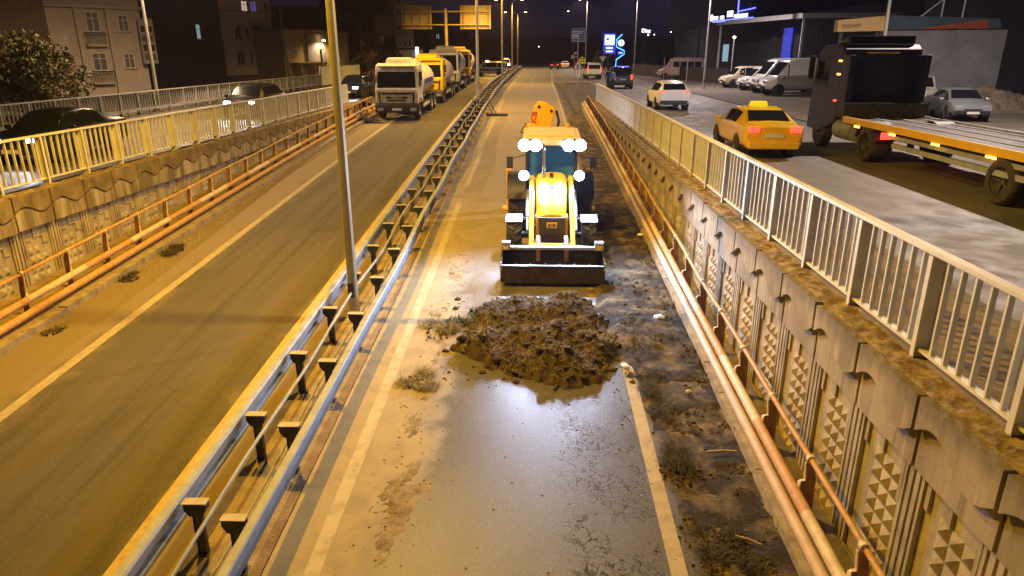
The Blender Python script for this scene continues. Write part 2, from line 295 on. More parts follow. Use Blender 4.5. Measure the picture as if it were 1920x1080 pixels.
# ------------------------------------------------------------------ mesh helpers
class MB:
    def __init__(s): s.v, s.f, s.mi, s.cur = [], [], [], 0
    def add(s, vs, fs):
        o = len(s.v); s.v += [tuple(p) for p in vs]; s.f += [tuple(i + o for i in f) for f in fs]; s.mi += [s.cur] * len(fs); return s
    def hexa(s, p): return s.add(p, [(0, 3, 2, 1), (4, 5, 6, 7), (0, 1, 5, 4), (1, 2, 6, 5), (2, 3, 7, 6), (3, 0, 4, 7)])
    def box(s, x0, x1, y0, y1, z0, z1):
        return s.hexa([(x0, y0, z0), (x1, y0, z0), (x1, y1, z0), (x0, y1, z0), (x0, y0, z1), (x1, y0, z1), (x1, y1, z1), (x0, y1, z1)])
    def cbox(s, c, d, rx=0, ry=0, rz=0):
        m = Matrix.Translation(c) @ Matrix.Rotation(rz, 4, 'Z') @ Matrix.Rotation(ry, 4, 'Y') @ Matrix.Rotation(rx, 4, 'X')
        a, b_, c_ = d[0] / 2, d[1] / 2, d[2] / 2
        return s.hexa([m @ Vector(p) for p in ((-a, -b_, -c_), (a, -b_, -c_), (a, b_, -c_), (-a, b_, -c_), (-a, -b_, c_), (a, -b_, c_), (a, b_, c_), (-a, b_, c_))])
    def prism(s, poly, axis, a, b_):
        n = len(poly)
        def P(q, t): return {'x': (t, q[0], q[1]), 'y': (q[0], t, q[1]), 'z': (q[0], q[1], t)}[axis]
        return s.add([P(q, a) for q in poly] + [P(q, b_) for q in poly],
                     [tuple(range(n - 1, -1, -1)), tuple(range(n, 2 * n))] + [(i, (i + 1) % n, n + (i + 1) % n, n + i) for i in range(n)])
    def tube(s, pts, r, n=8, r1=None, cap=True):
        pts = [Vector(p) for p in pts]; k = len(pts); vs, fs = [], []
        for i, p in enumerate(pts):
            t = (pts[min(i + 1, k - 1)] - pts[max(i - 1, 0)]).normalized()
            u = t.cross(Vector((0, 0, 1)) if abs(t.z) < .95 else Vector((1, 0, 0))).normalized(); w = t.cross(u)
            rr = r if r1 is None else r + (r1 - r) * i / (k - 1)
            vs += [p + (u * math.cos(2 * math.pi * j / n) + w * math.sin(2 * math.pi * j / n)) * rr for j in range(n)]
        for i in range(k - 1):
            fs += [(i * n + j, i * n + (j + 1) % n, (i + 1) * n + (j + 1) % n, (i + 1) * n + j) for j in range(n)]
        if cap: fs += [tuple(range(n - 1, -1, -1)), tuple(range((k - 1) * n, k * n))]
        return s.add(vs, fs)
    def lathe(s, prof, c=(0, 0, 0), axis='x', n=20):
        vs, fs = [], []; k = len(prof)
        for j in range(n):
            a = 2 * math.pi * j / n; ca, sa = math.cos(a), math.sin(a)
            for (h, r) in prof:
                q = {'x': (h, r * ca, r * sa), 'y': (r * ca, h, r * sa), 'z': (r * ca, r * sa, h)}[axis]
                vs.append((c[0] + q[0], c[1] + q[1], c[2] + q[2]))
        for j in range(n):
            for i in range(k - 1):
                fs.append((j * k + i, j * k + i + 1, ((j + 1) % n) * k + i + 1, ((j + 1) % n) * k + i))
        return s.add(vs, fs)
    def quad(s, a, b_, c, d): return s.add([a, b_, c, d], [(0, 1, 2, 3)])
    def grid(s, xs, ys, fz):
        nx, ny = len(xs), len(ys)
        return s.add([(x, y, fz(x, y)) for y in ys for x in xs], [(j * nx + i, j * nx + i + 1, (j + 1) * nx + i + 1, (j + 1) * nx + i) for j in range(ny - 1) for i in range(nx - 1)])
    def sweep(s, prof, ys, fx, fz, closed=False):
        k = len(prof)
        vs = [(fx(y) + p[0], y, fz(y) + p[1]) for y in ys for p in prof]; fs = []
        for i in range(len(ys) - 1):
            for j in range(k if closed else k - 1):
                fs.append((i * k + j, i * k + (j + 1) % k, (i + 1) * k + (j + 1) % k, (i + 1) * k + j))
        if closed: fs += [tuple(range(k)), tuple(range(len(ys) * k - 1, (len(ys) - 1) * k - 1, -1))]
        return s.add(vs, fs)
    def mesh(s, name, mats, smooth=None):
        me = bpy.data.meshes.new(name); me.from_pydata(s.v, [], s.f)
        for m_ in (mats if isinstance(mats, (list, tuple)) else [mats]): me.materials.append(M[m_] if isinstance(m_, str) else m_)
        if any(s.mi): me.polygons.foreach_set('material_index', s.mi)
        if smooth:
            me.polygons.foreach_set('use_smooth', [True] * len(me.polygons)); me.set_sharp_from_angle(angle=R(smooth))
        me.update(); return me
    def build(s, name, mats, parent=None, smooth=None, bevel=0, loc=None, recalc=False):
        me = s.mesh(name, mats, smooth)
        o = link(name, me, parent, loc)
        if bevel:
            md = o.modifiers.new('bevel', 'BEVEL'); md.width = bevel; md.segments = 2; md.limit_method = 'ANGLE'; md.angle_limit = R(40)
        return o

def link(name, me, parent=None, loc=None):
    o = bpy.data.objects.new(name, me); COL.objects.link(o)
    if parent is not None: o.parent = parent
    if loc is not None: o.location = loc
    return o
def thing(name, label, cat, loc=(0, 0, 0), rz=0, group=None):
    o = bpy.data.objects.new(name, None); COL.objects.link(o); o.empty_display_size = .2
    o.location = loc; o.rotation_euler = (0, 0, rz); return tag(o, label, cat, group)
def tag(o, label, cat, group=None, kind=None):
    o['label'] = label; o['category'] = cat
    if group: o['group'] = group
    if kind: o['kind'] = kind
    return o
def struct(o, label=None):
    o['kind'] = 'structure'
    if label: o['label'] = label
    return o
def stuff(o): o['kind'] = 'stuff'; return o
def copy_tree(o, parent=None):
    c = o.copy(); COL.objects.link(c); c.parent = parent
    for ch in list(o.children): copy_tree(ch, c)
    return c
def dup(root, loc, rz, label, group=None):
    c = copy_tree(root); c.location = loc; c.rotation_euler = (0, 0, rz); c['label'] = label
    if group: c['group'] = group
    return c
def text(s, size, mat, parent, loc, rot, depth=.006, name='lettering', width=1.0, bold=0):
    cu = bpy.data.curves.new(name, 'FONT'); cu.body = s; cu.size = size; cu.extrude = depth; cu.align_x = 'CENTER'; cu.align_y = 'CENTER'; cu.offset = bold
    t = bpy.data.objects.new(name, cu); COL.objects.link(t)
    me = bpy.data.meshes.new_from_object(t.evaluated_get(bpy.context.evaluated_depsgraph_get())); bpy.data.objects.remove(t)
    me.materials.clear(); me.materials.append(M[mat])
    o = link(name, me, parent, loc); o.rotation_euler = rot; o.scale = (width, 1, 1); return o
def spot(name, parent, loc, power, color, size=160, blend=.6, rot=(0, 0, 0), radius=.12):
    d = bpy.data.lights.new(name, 'SPOT'); d.energy = power; d.color = color; d.spot_size = R(size); d.spot_blend = blend; d.shadow_soft_size = radius * .5
    o = bpy.data.objects.new(name, d); COL.objects.link(o); o.parent = parent; o.location = loc; o.rotation_euler = rot; return o
def frange(a, b_, s):
    out = []; t = a
    while t <= b_ + 1e-6: out.append(t); t += s
    return out
# ------------------------------------------------------------------ ground, roads, markings
YS = [-8, -4] + frange(0, 76, 2)
def sheet(name, mat, x0, x1, ys, fz, nx=2):
    xs = [x0 + (x1 - x0) * i / (nx - 1) for i in range(nx)]
    return struct(MB().grid(xs, ys, fz).build(name, mat, smooth=40))
def gz(x, y):
    if -9.9 < x < 3.3: z = zr(y) - .03
    elif 3.3 <= x < 4.4: z = (zr(y) - .03) * (4.4 - x) / 1.1
    elif -11.6 < x <= -9.9: z = (zr(y) - .03) * (x + 11.6) / 1.7
    else: z = 0
    return z - .03
gm = MB(); gx = [-400, -120, -40, -11.6, -9.91, 3.31, 4.4, 14, 40, 120, 400]
gy = frange(47, 76, 2) + [90, 140, 300, 900]
gm.grid(gx, gy, gz)
for a, b_ in ((-400, -11.6), (3.92, 400)): gm.quad((a, -60, -.03), (b_, -60, -.03), (b_, 47, -.03), (a, 47, -.03))
struct(gm.build('ground', 'ground'))
sheet('road', 'left_lane', -9.72, -3.98, YS, lambda x, y: zr(y))
sheet('median_ground', 'median', -3.98, -3.02, YS, lambda x, y: zr(y) + .02)
rx = [-3.02 + 6.0 * i / 8 for i in range(9)]
struct(MB().grid(rx, frange(-8, 76, .75), lambda x, y: zr(y) - .012 * max(0, 1 - abs(x - 1.1) / .6)).build('road', 'right_lane', smooth=40))
for a, b_ in ((-9.75, -9.9), (2.98, 3.32)): pass
# gutters between kerb and wall
sheet('verge', 'median', 3.3, 3.66, [-8, 0, 10, 25, 35, 47], lambda x, y: zr(y) + .08)
sheet('verge', 'median', -11.4, -9.9, [-8, 0, 10, 25, 35, 47], lambda x, y: zr(y) + .10)
# main road beyond the ramp
struct(MB().grid([-8.6, 4.6], [76, 120, 250, 700], lambda x, y: .0 if y > 76 else 0).build('road', mat_street('far_asphalt', (.20, .175, .14))))
struct(MB().grid([5.6, 12.4], [-40, 0, 60, 76], lambda x, y: .004).build('street', 'street'))
struct(MB().add([(4.62, 76, .003), (12.4, 76, .003), (16, 130, .003), (13, 260, .003), (4.62, 260, .003)], [(0, 1, 2, 3, 4)]).build('street', 'street'))
struct(MB().grid([-20.2, -11.95], [-40, 0, 60, 76], lambda x, y: .004).build('street', 'side_street'))
struct(MB().add([(-20.2, 76.1, .004), (-8.62, 76.1, .004), (-8.62, 260, .004), (-14, 260, .004)], [(0, 1, 2, 3)]).build('street', 'side_street'))
pv = struct(MB().box(3.92, 5.42, -10, 47, -.2, .05).build('pavement', 'pave'))
k = MB()
for i in range(57): k.box(5.43, 5.58, -10 + i + .008, -9 + i - .008, -.2, .075)
struct(k.build('kerb', 'kerb'))
struct(MB().grid([12.6, 70], [-40, 20, 60, 130], lambda x, y: .008 + .0 * x).build('ground_lot', 'lot'))
pv2 = struct(MB().hexa([(23.5, 46.5, -.1), (60, 41, -.1), (60, 51, -.1), (24.5, 51, -.1), (23.5, 46.5, .28), (60, 41, .28), (60, 51, .28), (24.5, 51, .28)]).build('pavement', 'palepave'))
def stripe(x0, x1, ya, yb, mat='line', step=2.0, dz=.006, name='lane_line'):
    ys = frange(ya, yb, step)
    if ys[-1] < yb - .01: ys.append(yb)
    fx = x0 if callable(x0) else (lambda y: x0)
    w = x1
    return struct(MB().sweep([(0, 0), (w, 0)], ys, fx, lambda y: zr(y) + dz).build(name, mat))
stripe(-2.55, .19, -6, 22); 
for ya, yb in ((24.2, 29.5), (34, 41), (45, 54), (57, 90), (95, 170)): stripe(-2.5, .16, ya, yb)
stripe(1.57, .19, -6, 11.2)
stripe(lambda y: 1.6 + .0 * y, .15, 19, 76)
stripe(lambda y: 1.6 + (y - 76) * .02, .2, 76.5, 130, step=9)
stripe(-8.37, .2, -6, 120, step=3)
stripe(-4.79, .15, -6, 120, 'yline', step=3)
stripe(-11.85, .16, 47, 76, step=4, dz=.012)
# tar seam that follows the verge up the ramp
struct(MB().sweep([(0, 0), (.18, 0)], frange(44, 76, 2), lambda y: 2.35 - (y - 44) * .012, lambda y: zr(y) + .007).build('road_seam', 'rail_dark'))
hl = MB(); hl.grid(frange(-500, 500, 50), [420, 520, 640, 900], lambda x, y: (0 if y < 430 else 14 + 9 * noise.noise(Vector((x * .006, y * .01, 2)))) - .2)
struct(hl.build('hills', 'ground', smooth=60))

# kerb stones along both sides of the ramp
def kerb_run(x0, x1, y0, y1, name, label, side):
    t = thing(name, label, 'kerb', (0, 0, 0)); t['kind'] = 'structure'
    for yy in frange(y0, y1 - 1, 1.0):
        a, b_ = yy + .006, yy + .994
        j = [random.uniform(-.012, .012) for _ in range(4)]
        top = lambda y: zr(y) + .13
        MB().hexa([(x0 + j[0], a, zr(a) - .2), (x1, a, zr(a) - .2), (x1, b_, zr(b_) - .2), (x0 + j[0], b_, zr(b_) - .2),
                   (x0 + .02 * (side > 0) + j[1], a, top(a) + j[2]), (x1, a, top(a) + j[2]), (x1, b_, top(b_) + j[2]), (x0 + .02 * (side > 0) + j[1], b_, top(b_) + j[2])]).build('kerb_stone', 'kerb', t)
    return t
kerb_run(2.98, 3.32, 1, 46, 'kerb', 'dirty concrete kerb stones below the right-hand relief wall', 1)
kerb_run(-9.92, -9.72, 6, 45, 'kerb', 'pale concrete kerb stones below the wall with the continuous wave line', -1)

# ------------------------------------------------------------------ retaining walls
PW = 1.215
def panel_meshes(sgn):
    """sgn=-1: face looks to -x (wall on the right); +1: face looks to +x. Local x=0 is the parapet face, y from 0 to PW."""
    f = lambda d: sgn * d            # d>0 = proud of the face
    g = .027
    # parapet panel: slab + upper part with a wavy lower edge standing proud
    p = MB(); p.box(min(f(0), f(-.14)), max(f(0), f(-.14)), g, PW - g, -.70, .02)
    n = 20; wave = []
    for i in range(n + 1):
        t = i / n; y = g + (PW - 2 * g) * t
        wave.append((y, -.30 + (-.125 if sgn < 0 else .10) * math.sin(2 * math.pi * t)))
    pr = .075 if sgn < 0 else .06
    p.cur = 1 if sgn > 0 else 0
    front = [(f(pr), y, z) for y, z in wave]; fr_top = [(f(pr), y, .045) for y, z in wave]
    back = [(f(-.02), y, z) for y, z in wave]; bk_top = [(f(-.02), y, .045) for y, z in wave]
    o = len(p.v); N = n + 1; p.v += front + fr_top + back + bk_top
    for i in range(n):
        p.f += [(o + i, o + i + 1, o + N + i + 1, o + N + i), (o + i, o + 2 * N + i, o + 2 * N + i + 1, o + i + 1), (o + N + i, o + N + i + 1, o + 3 * N + i + 1, o + 3 * N + i)]; p.mi += [p.cur] * 3
    p.f += [(o, o + N, o + 3 * N, o + 2 * N), (o + n, o + 2 * N + n, o + 3 * N + n, o + N + n)]; p.mi += [p.cur] * 2; p.cur = 0
    if sgn > 0:      # lower lip, so that the wave reads as a groove
        low = [(y, z - .05) for y, z in wave]; o = len(p.v)
        p.v += [(f(pr), y, z) for y, z in low] + [(f(pr), y, -.70) for y, z in low] + [(f(-.02), y, z) for y, z in low]
        for i in range(n): p.f += [(o + i, o + i + 1, o + N + i + 1, o + N + i), (o + i, o + 2 * N + i, o + 2 * N + i + 1, o + i + 1)]; p.mi += [0, 0]
        p.box(f(-.02), f(pr - .002), g, g + .004, -.70, -.36); p.box(f(-.02), f(pr - .002), PW - g - .004, PW - g, -.70, -.36); p.box(f(-.02), f(pr - .002), g + .005, PW - g - .005, -.705, -.702)
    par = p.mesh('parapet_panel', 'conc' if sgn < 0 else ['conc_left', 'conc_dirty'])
    # relief panel under it
    q = MB(); d0 = -.09
    q.box(min(f(d0), f(-.3)), max(f(d0), f(-.3)), g, PW - g, -2.95, -.68)
    for y0, y1 in ((.02, .085), (.125, .165), (PW - .165, PW - .125), (PW - .085, PW - .02)):
        q.box(min(f(d0), f(d0 + .045)), max(f(d0), f(d0 + .045)), y0, y1, -2.95, -.70)
    bar = lambda ya, yb, za, zb: q.box(min(f(d0), f(d0 + .03)), max(f(d0), f(d0 + .03)), ya, yb, za, zb)
    if sgn < 0:
        bar(.20, 1.02, -.76, -.72); bar(.20, .25, -1.25, -.765); bar(.96, 1.02, -1.02, -.765); bar(.62, .66, -.94, -.765)
        rows, cols = [-1.03 - .185 * i for i in range(9)], [.34, .525, .71]
        offs = lambda r: 0
    else:
        bar(.22, .27, -1.35, -.74); bar(.275, .45, -1.0, -.96); bar(.55, .60, -.96, -.74); bar(.605, .8, -.96, -.92); bar(.80, .85, -1.15, -.92); bar(.855, .99, -1.15, -1.11)
        rows, cols = [-1.25 - .21 * i for i in range(7)], [.37, .58, .79]
        offs = lambda r: 0
    h = .088
    for z in rows:
        for y in cols:
            if sgn > 0 and z > -1.3 and y > .7: continue
            q.add([(f(d0), y - h, z - h), (f(d0), y + h, z - h), (f(d0), y + h, z + h), (f(d0), y - h, z + h), (f(d0 + .055), y, z)],
                  [(0, 1, 4), (1, 2, 4), (2, 3, 4), (3, 0, 4)])
    rel = q.mesh('relief_panel', 'conc2')
    return par, rel
def wall(x, sgn, y0, n, label):
    w = thing('retaining_wall', label, 'wall', (x, y0, 0))
    par, rel = panel_meshes(sgn)
    for i in range(n):
        dz = random.uniform(-.012, .012)
        o = link('parapet_panel', par, w, (0, i * PW, dz))
        link('relief_panel', rel, w, (0, i * PW, 0))
    L = n * PW
    bx = (-.145, -.32) if sgn > 0 else (.145, .32)
    MB().box(min(bx), max(bx), 0, L, -2.95, .0).build('backing', 'conc2', w)
    # rough mossy coping along the top
    c = MB(); ys = frange(0, L, .05)
    def hz(xx, y): return .045 + .022 * noise.noise(Vector((xx * 5 + 3, y * 4.3 + 40 * sgn, 1.3))) + .02 * noise.noise(Vector((xx * 13, y * 12.1, 4.7))) + .012 * noise.noise(Vector((xx * 31, y * 29, 8.2)))
    x0, x1 = (.0, .36) if sgn < 0 else (-.36, 0.0)
    c.grid([x0 + (x1 - x0) * i / 9 for i in range(10)], ys, lambda xx, y: hz(xx, y) - (.05 if abs(xx) < .01 else 0))
    c.build('coping', 'coping', w, smooth=70)
    return w
wall(3.6, -1, 4.48 - 2 * PW, 36, 'concrete retaining wall with pyramid relief panels under the long railing beside the taxi')
wall(-11.3, 1, 14.1 - 6 * PW, 31, 'stained concrete retaining wall with one continuous wave groove facing the empty lane')

# ------------------------------------------------------------------ railings
def railing(name, label, x, y0, nbay, bay, top, sgn, mat, nb=6, z0=.0, fine=True):
    t = thing(name, label, 'railing', (x, y0, z0))
    L = nbay * bay
    MB().box(-.055, .055, -.04, L + .04, top - .05, top).build('top_rail', mat, t, bevel=.006 if fine else 0)
    MB().box(-.045, .045, 0, L, .155, .185).build('bottom_rail', mat, t)
    pm_ = MB(); pm_.box(-.07, .07, -.004, .004, 0.0, top - .05); pm_.box(-.078, -.07, -.035, .035, 0, top - .05); pm_.box(.07, .078, -.035, .035, 0, top - .05)
    pm_.prism([(-.14, 0), (.14, 0), (.075, .10), (-.075, .10)], 'y', -.008 - .004, -.005); pm_.box(-.13, .13, -.07, .07, 0, .012)
    pme = pm_.mesh('post', mat)
    bme = MB().box(-.026, .026, -.014, .014, .185, top - .05).mesh('baluster', mat)
    for i in range(nbay + 1): link('post', pme, t, (0, i * bay, 0))
    k = 0; over = MB()
    for i in range(nbay):
        for j in range(1, nb + 1):
            yy = i * bay + bay * j / (nb + 1)
            if k < 290: link('baluster', bme, t, (0, yy, 0))
            else: over.box(-.022, .022, yy - .009, yy + .009, .185, top - .05)
            k += 1
    if over.v: stuff(over.build('far_balusters', mat, t))
    return t
railing('railing', 'cream steel railing on top of the wall beside the taxi and white hatchback', 3.97, 5.04 - 1.53 * 2, 29, 1.53, 1.2, -1, 'fence', 6, -.03)
railing('railing', 'cream steel railing on top of the stained wall with the wave groove', -11.72, 15.96 - 1.53 * 6, 24, 1.53, 1.19, 1, 'fence', 6, 0)
railing('railing', 'grey steel railing at the foot of the dark apartment houses', -20.7, 20, 30, 1.6, 1.12, 1, 'fence_grey', 6, 0, False)
t = thing('panel_fence', 'plain white sheet fence between the grey railing and the tanker cab', 'fence', (-20.7, 68.2, 0))
for i in range(8): MB().box(-.02, .02, i * 1.9 + .02, i * 1.9 + 1.88, .05, 1.75).build('panel', 'sheet', t)
for i in range(9): MB().box(-.07, -.021, i * 1.9 - .03, i * 1.9 + .03, 0, 1.8).build('post', 'fence_grey', t)

# low light strip rail in front of the grey railing
t = thing('guardrail', 'thin pale low rail running along the foot of the grey railing', 'guardrail', (-20.1, 24, 0))
MB().box(-.03, .03, 0, 40, .28, .36).build('beam', 'galv', t)
pme = MB().box(-.03, .03, -.03, .03, 0, .28).mesh('post', 'galv')
for i in range(21): link('post', pme, t, (0, i * 2, 0))

# ------------------------------------------------------------------ pipe guardrails at the wall feet
def pipe_rail(label, sgn, xu, hu, lows, y_first, step, n, ystart, yend):
    """sgn=-1 on the right wall (rail faces -x)"""
    t = thing('pipe_guardrail', label, 'guardrail', (0, 0, 0))
    ys = [ystart] + [y for y in frange(math.ceil(ystart), yend, 1.0)] + [yend]
    MB().tube([(xu + .012 * math.sin(y * 1.3), y, zr(y) + hu + .012 * math.sin(y * .9)) for y in ys], .035, 8).build('hand_pipe', 'orange', t, smooth=60)
    for (x, h, r, mats) in lows:
        seg = 1.9; yy = ystart; i = 0
        while yy < yend - .2:
            a, b_ = yy, min(yy + seg, yend)
            MB().tube([(x, a, zr(a) + h), (x, (a + b_) / 2, zr((a + b_) / 2) + h), (x, b_, zr(b_) + h)], r, 10).build('pipe', mats[i % len(mats)], t, smooth=60)
            yy = b_; i += 1
    # curved plate bracket: outline in (x,z), thin along y
    s = -sgn
    xf = xu; xl = lows[0][0] + s * lows[0][2] * .9
    prof = [(xu - s * .045, hu - .05), (xu + s * .05, hu - .02), (xu + s * .10, hu - .30), (xu + s * .12, -.1), (xl + s * .02, -.1), (xl + s * .02, lows[0][1] - .02), (xl + s * .015, lows[0][1] + .10), (xu - s * .02, hu - .30)]
    me = MB().prism(prof, 'y', -.007, .007).mesh('bracket', 'bracket')
    fl = MB()
    fl.prism([(xl - s * .012, lows[0][1] + .02), (xl + s * .003, lows[0][1] + .02), (xl + s * .003, lows[0][1] + .10), (xl - s * .012, lows[0][1] + .10)], 'y', -.05, .02)
    fl.prism([(xl, lows[0][1] + .101), (xl + s * .02, lows[0][1] + .115), (xu - s * .022, hu - .29), (xu - s * .036, hu - .29)], 'y', -.02, .02)
    fl.prism([(xu - s * .036, hu - .289), (xu - s * .022, hu - .289), (xu - s * .046, hu - .05), (xu - s * .06, hu - .05)], 'y', -.02, .02)
    fme = fl.mesh('flange', 'cream')
    sm = MB().lathe([(-.03, .052), (-.03, .038), (.03, .038), (.03, .052), (-.03, .052)], (xu, 0, hu), 'y', 12).mesh('saddle', 'cream', 40)
    for i in range(n):
        y = y_first + i * step
        if y > yend: break
        bo = link('bracket', me, t, (0, y, zr(y))); link('flange', fme, bo); link('saddle', sm, t, (0, y, zr(y)))
    return t
pipe_rail('pink and cream double pipe rail with orange hand pipe along the pyramid relief wall', -1, 3.33, .88, [(3.17, .47, .072, ['cream', 'orange']), (3.06, .34, .075, ['pink'])], 5.74 - 3 * 1.43, 1.43, 36, 1, 46.4)
pipe_rail('orange and cream pipe rail in front of the stained wall with the wave groove', 1, -10.32, .95, [(-10.22, .44, .075, ['cream', 'orange']), (-10.08, .24, .08, ['orange'])], 12.73 - 5 * 1.43, 1.43, 28, 5, 44.2)

# ------------------------------------------------------------------ median barriers
W = [(-.02, -.155), (.04, -.145), (.045, -.09), (-.03, -.05), (-.03, -.02), (.045, .02), (.05, .13), (.03, .155), (-.055, .16), (-.07, .14)]
def barrier(label, xb, face, xp, hp, yph, wob):
    t = thing('crash_barrier', label, 'guardrail', (0, 0, 0))
    ys = frange(0, 60, 1) + frange(64, 150, 4)
    fx = lambda y: xb + wob * (.05 * math.sin(y * .55) * math.exp(-((y - 16) / 5) ** 2) + .06 * math.sin(y * .7) * math.exp(-((y - 28) / 6) ** 2))
    fz = lambda y: zr(y) + hp - .15 + wob * .03 * math.sin(y * .5)
    prof = [(p[0] * -face, p[1]) for p in W]; prof += [(p[0] + .006 * -face, p[1]) for p in reversed(prof)]
    MB().sweep(prof, ys, fx, fz, True).build('beam', 'galv', t, smooth=35)
    p = MB(); p.box(-.05, .05, -.005, .005, -.3, hp - .16); p.box(-.055, -.047, -.03, .03, -.3, hp - .16); p.box(.047, .055, -.03, .03, -.3, hp - .16)
    pme = p.mesh('post', 'rail_dark')
    c = MB(); c.prism([(-.07, hp - .17), (.07, hp - .17), (.125, hp - .09), (.125, hp - .008), (-.125, hp - .008), (-.125, hp - .09)], 'y', -.05, .05)
    cme = c.mesh('spacer', 'black')
    tp = MB(); tp.box(-.14, .14, -.062, .062, hp - .007, hp + .006)
    tme = tp.mesh('cap', 'cap')
    bme = MB().cbox((0, 0, .01), (.16, .16, .03)).mesh('base_plate', 'rail_dark')
    for i in range(82):
        y = yph + 1.8 * (i - 3)
        if y > 149: break
        a = random.uniform(-.05, .05)
        po = link('post', pme, t, (xp, y, zr(y))); po.rotation_euler = (a * .5, a * .4, a)
        so = link('spacer', cme, t, (xp, y, zr(y))); so.rotation_euler = (0, 0, a)
        link('cap', tme, so); link('base_plate', bme, po)
    return t
barrier('grey crash barrier along the orange-lit empty lane', -4.04, -1, -3.80, .72, 6.39, .3)
barrier('grey bent crash barrier along the lane with the backhoe loader', -3.03, 1, -3.25, .73, 6.13, 1.0)
def cable(label, x, h, amp, per, r, y1=150):
    ys = frange(0, 60, .6) + frange(63, y1, 3)
    o = MB().tube([(x + amp * .4 * math.sin(y * per * .7 + x), y, zr(y) + h + amp * math.sin(y * per)) for y in ys], r, 7).build('conduit_pipe', 'galv', smooth=60)
    return tag(o, label, 'pipe')
cable('grey conduit hanging at cap height between the two crash barriers', -3.62, .60, .05, 1.1, .026)
cable('thin grey conduit sagging low between the two crash barriers', -3.42, .30, .07, .8, .018)

# ------------------------------------------------------------------ street lamps
def lamp_post(label, x, y, z, h, arms, lamp_mat, lights, r=.125, base=True, head=True):
    t = thing('street_lamp', label, 'street lamp', (x, y, z), 0, 'street lamps')
    MB().tube([(0, 0, -.4), (0, 0, 1.0), (0, 0, h)], r, 8, r * .55).build('pole', 'pole', t, smooth=20)
    if base:
        bb = MB(); bb.lathe([(0.0, r * 1.5), (.02, r * 1.5), (.03, r * 1.02)], (0, 0, .02), 'z', 8); bb.box(-.2, .2, -.2, .2, 0, .02); bb.build('base', 'pole', t)
        MB().box(-.06, .06, -r * 1.02 - .02, -r * .8, .55, .85).build('hatch', 'rail_dark', t)
    for k_, (dx, dz) in enumerate(arms):
        a = MB().tube([(0, 0, h - .1), (dx * .35, 0, h + dz * .7), (dx, 0, h + dz)], .035, 6).build('arm', 'pole', t, smooth=60)
        sgn = 1 if dx > 0 else -1
        hd = MB(); hd.prism([(dx, h + dz - .05), (dx + sgn * .62, h + dz - .02), (dx + sgn * .6, h + dz + .06), (dx, h + dz + .08)], 'y', -.15, .15)
        ho = hd.build('lamp_head', 'pole', t, bevel=.02)
        MB().cbox((dx + sgn * .33, 0, h + dz - .058), (.4, .22, .03)).build('lens', lamp_mat[k_], ho)
        if lights: 
            pw, cc, sz = lights[k_]
            if pw: spot('lamp_light', t, (dx + sgn * .33, 0, h + dz - .12), pw, cc, sz, .5)
    return t
ARM = [(-2.0, .35), (1.1, .35)]
names = ['tall octagonal steel lamp post rising between the barriers nearest the soil heap', 'tall steel lamp post with splayed cable stays beside the tanker lane', 'slim lamp post between barriers just short of the police van', 'slim twin-arm lamp post with both lamps glowing beyond the police van', 'farthest twin-arm lamp post of the row between the barriers']
for i, (x, y) in enumerate(((-3.62, 12.8), (-3.62, 44.1), (-3.6, 75.4), (-3.6, 106.5), (-3.6, 138))):
    lamp_post(names[i], x, y, zr(y), 10.0, ARM, ['lampglow', 'lampglow'], [(SODIUM_W, SODIUM, 158), (WARM_W, WARM, 158) if i == 0 else (WARM_W * .8, (1, .70, .38), 158)])
lamp_post('twin-arm lamp post standing behind the viewpoint', -3.62, -18.4, zr(-8), 10.0, ARM, ['lampglow', 'lampglow'], [(SODIUM_W * .9, SODIUM, 166), (WARM_W * .8, WARM, 166)])
lamp_post('grey lamp post behind the grey railing in front of the apartment house with the poster', -20.9, 38.4, 0, 9.5, [(1.4, .4)], ['lampwhite'], [(11000, (1, .66, .36), 174)], .14)
lamp_post('grey lamp post at the edge of the lot left of the parked white vans', 14.8, 63.5, 0, 9.2, [(-1.3, .3)], ['lampwhite'], [(7500, (1, .84, .86), 172)], .13)
lamp_post('tall lamp post at the bend behind the black van', 13.45, 99.3, 0, 10, [(-1.3, .3)], ['lampwhite'], [(3500, (1, .84, .72), 160)], .13)
lamp_post('thin distant lamp post beside the price totem', 10.2, 150, 0, 13, [(-1.2, .3)], ['lampwhite'], [(9000, (1, .8, .6), 176)], .14)
lamp_post('thinnest distant lamp post left of the price totem', 9.6, 190, 0, 13, [(-1.2, .3)], ['lampwhite'], None, .14)
lamp_post('lamp post on the lot out of view behind the trailer', 17.5, 25, 0, 10, [(-1.4, .3)], ['lampwhite'], [(11000, (1, .82, .72), 176)], .13)
t = thing('lamp_stay', 'splayed black cable stays with a flat foot leaning on the second lamp post', 'stay', (-3.3, 43.6, zr(43.6)))
for a, b_ in (((-.25, .3, 1.9), (.9, -.9, .05)), ((-.25, .3, 1.6), (.7, -1.0, .05)), ((-.3, .3, 1.9), (-.6, -2.4, .3))): MB().tube([a, b_], .03, 5).build('stay_bar', 'rail_dark', t)
MB().box(.3, 1.6, -1.15, -.75, .01, .09).build('foot', 'rail_dark', t)
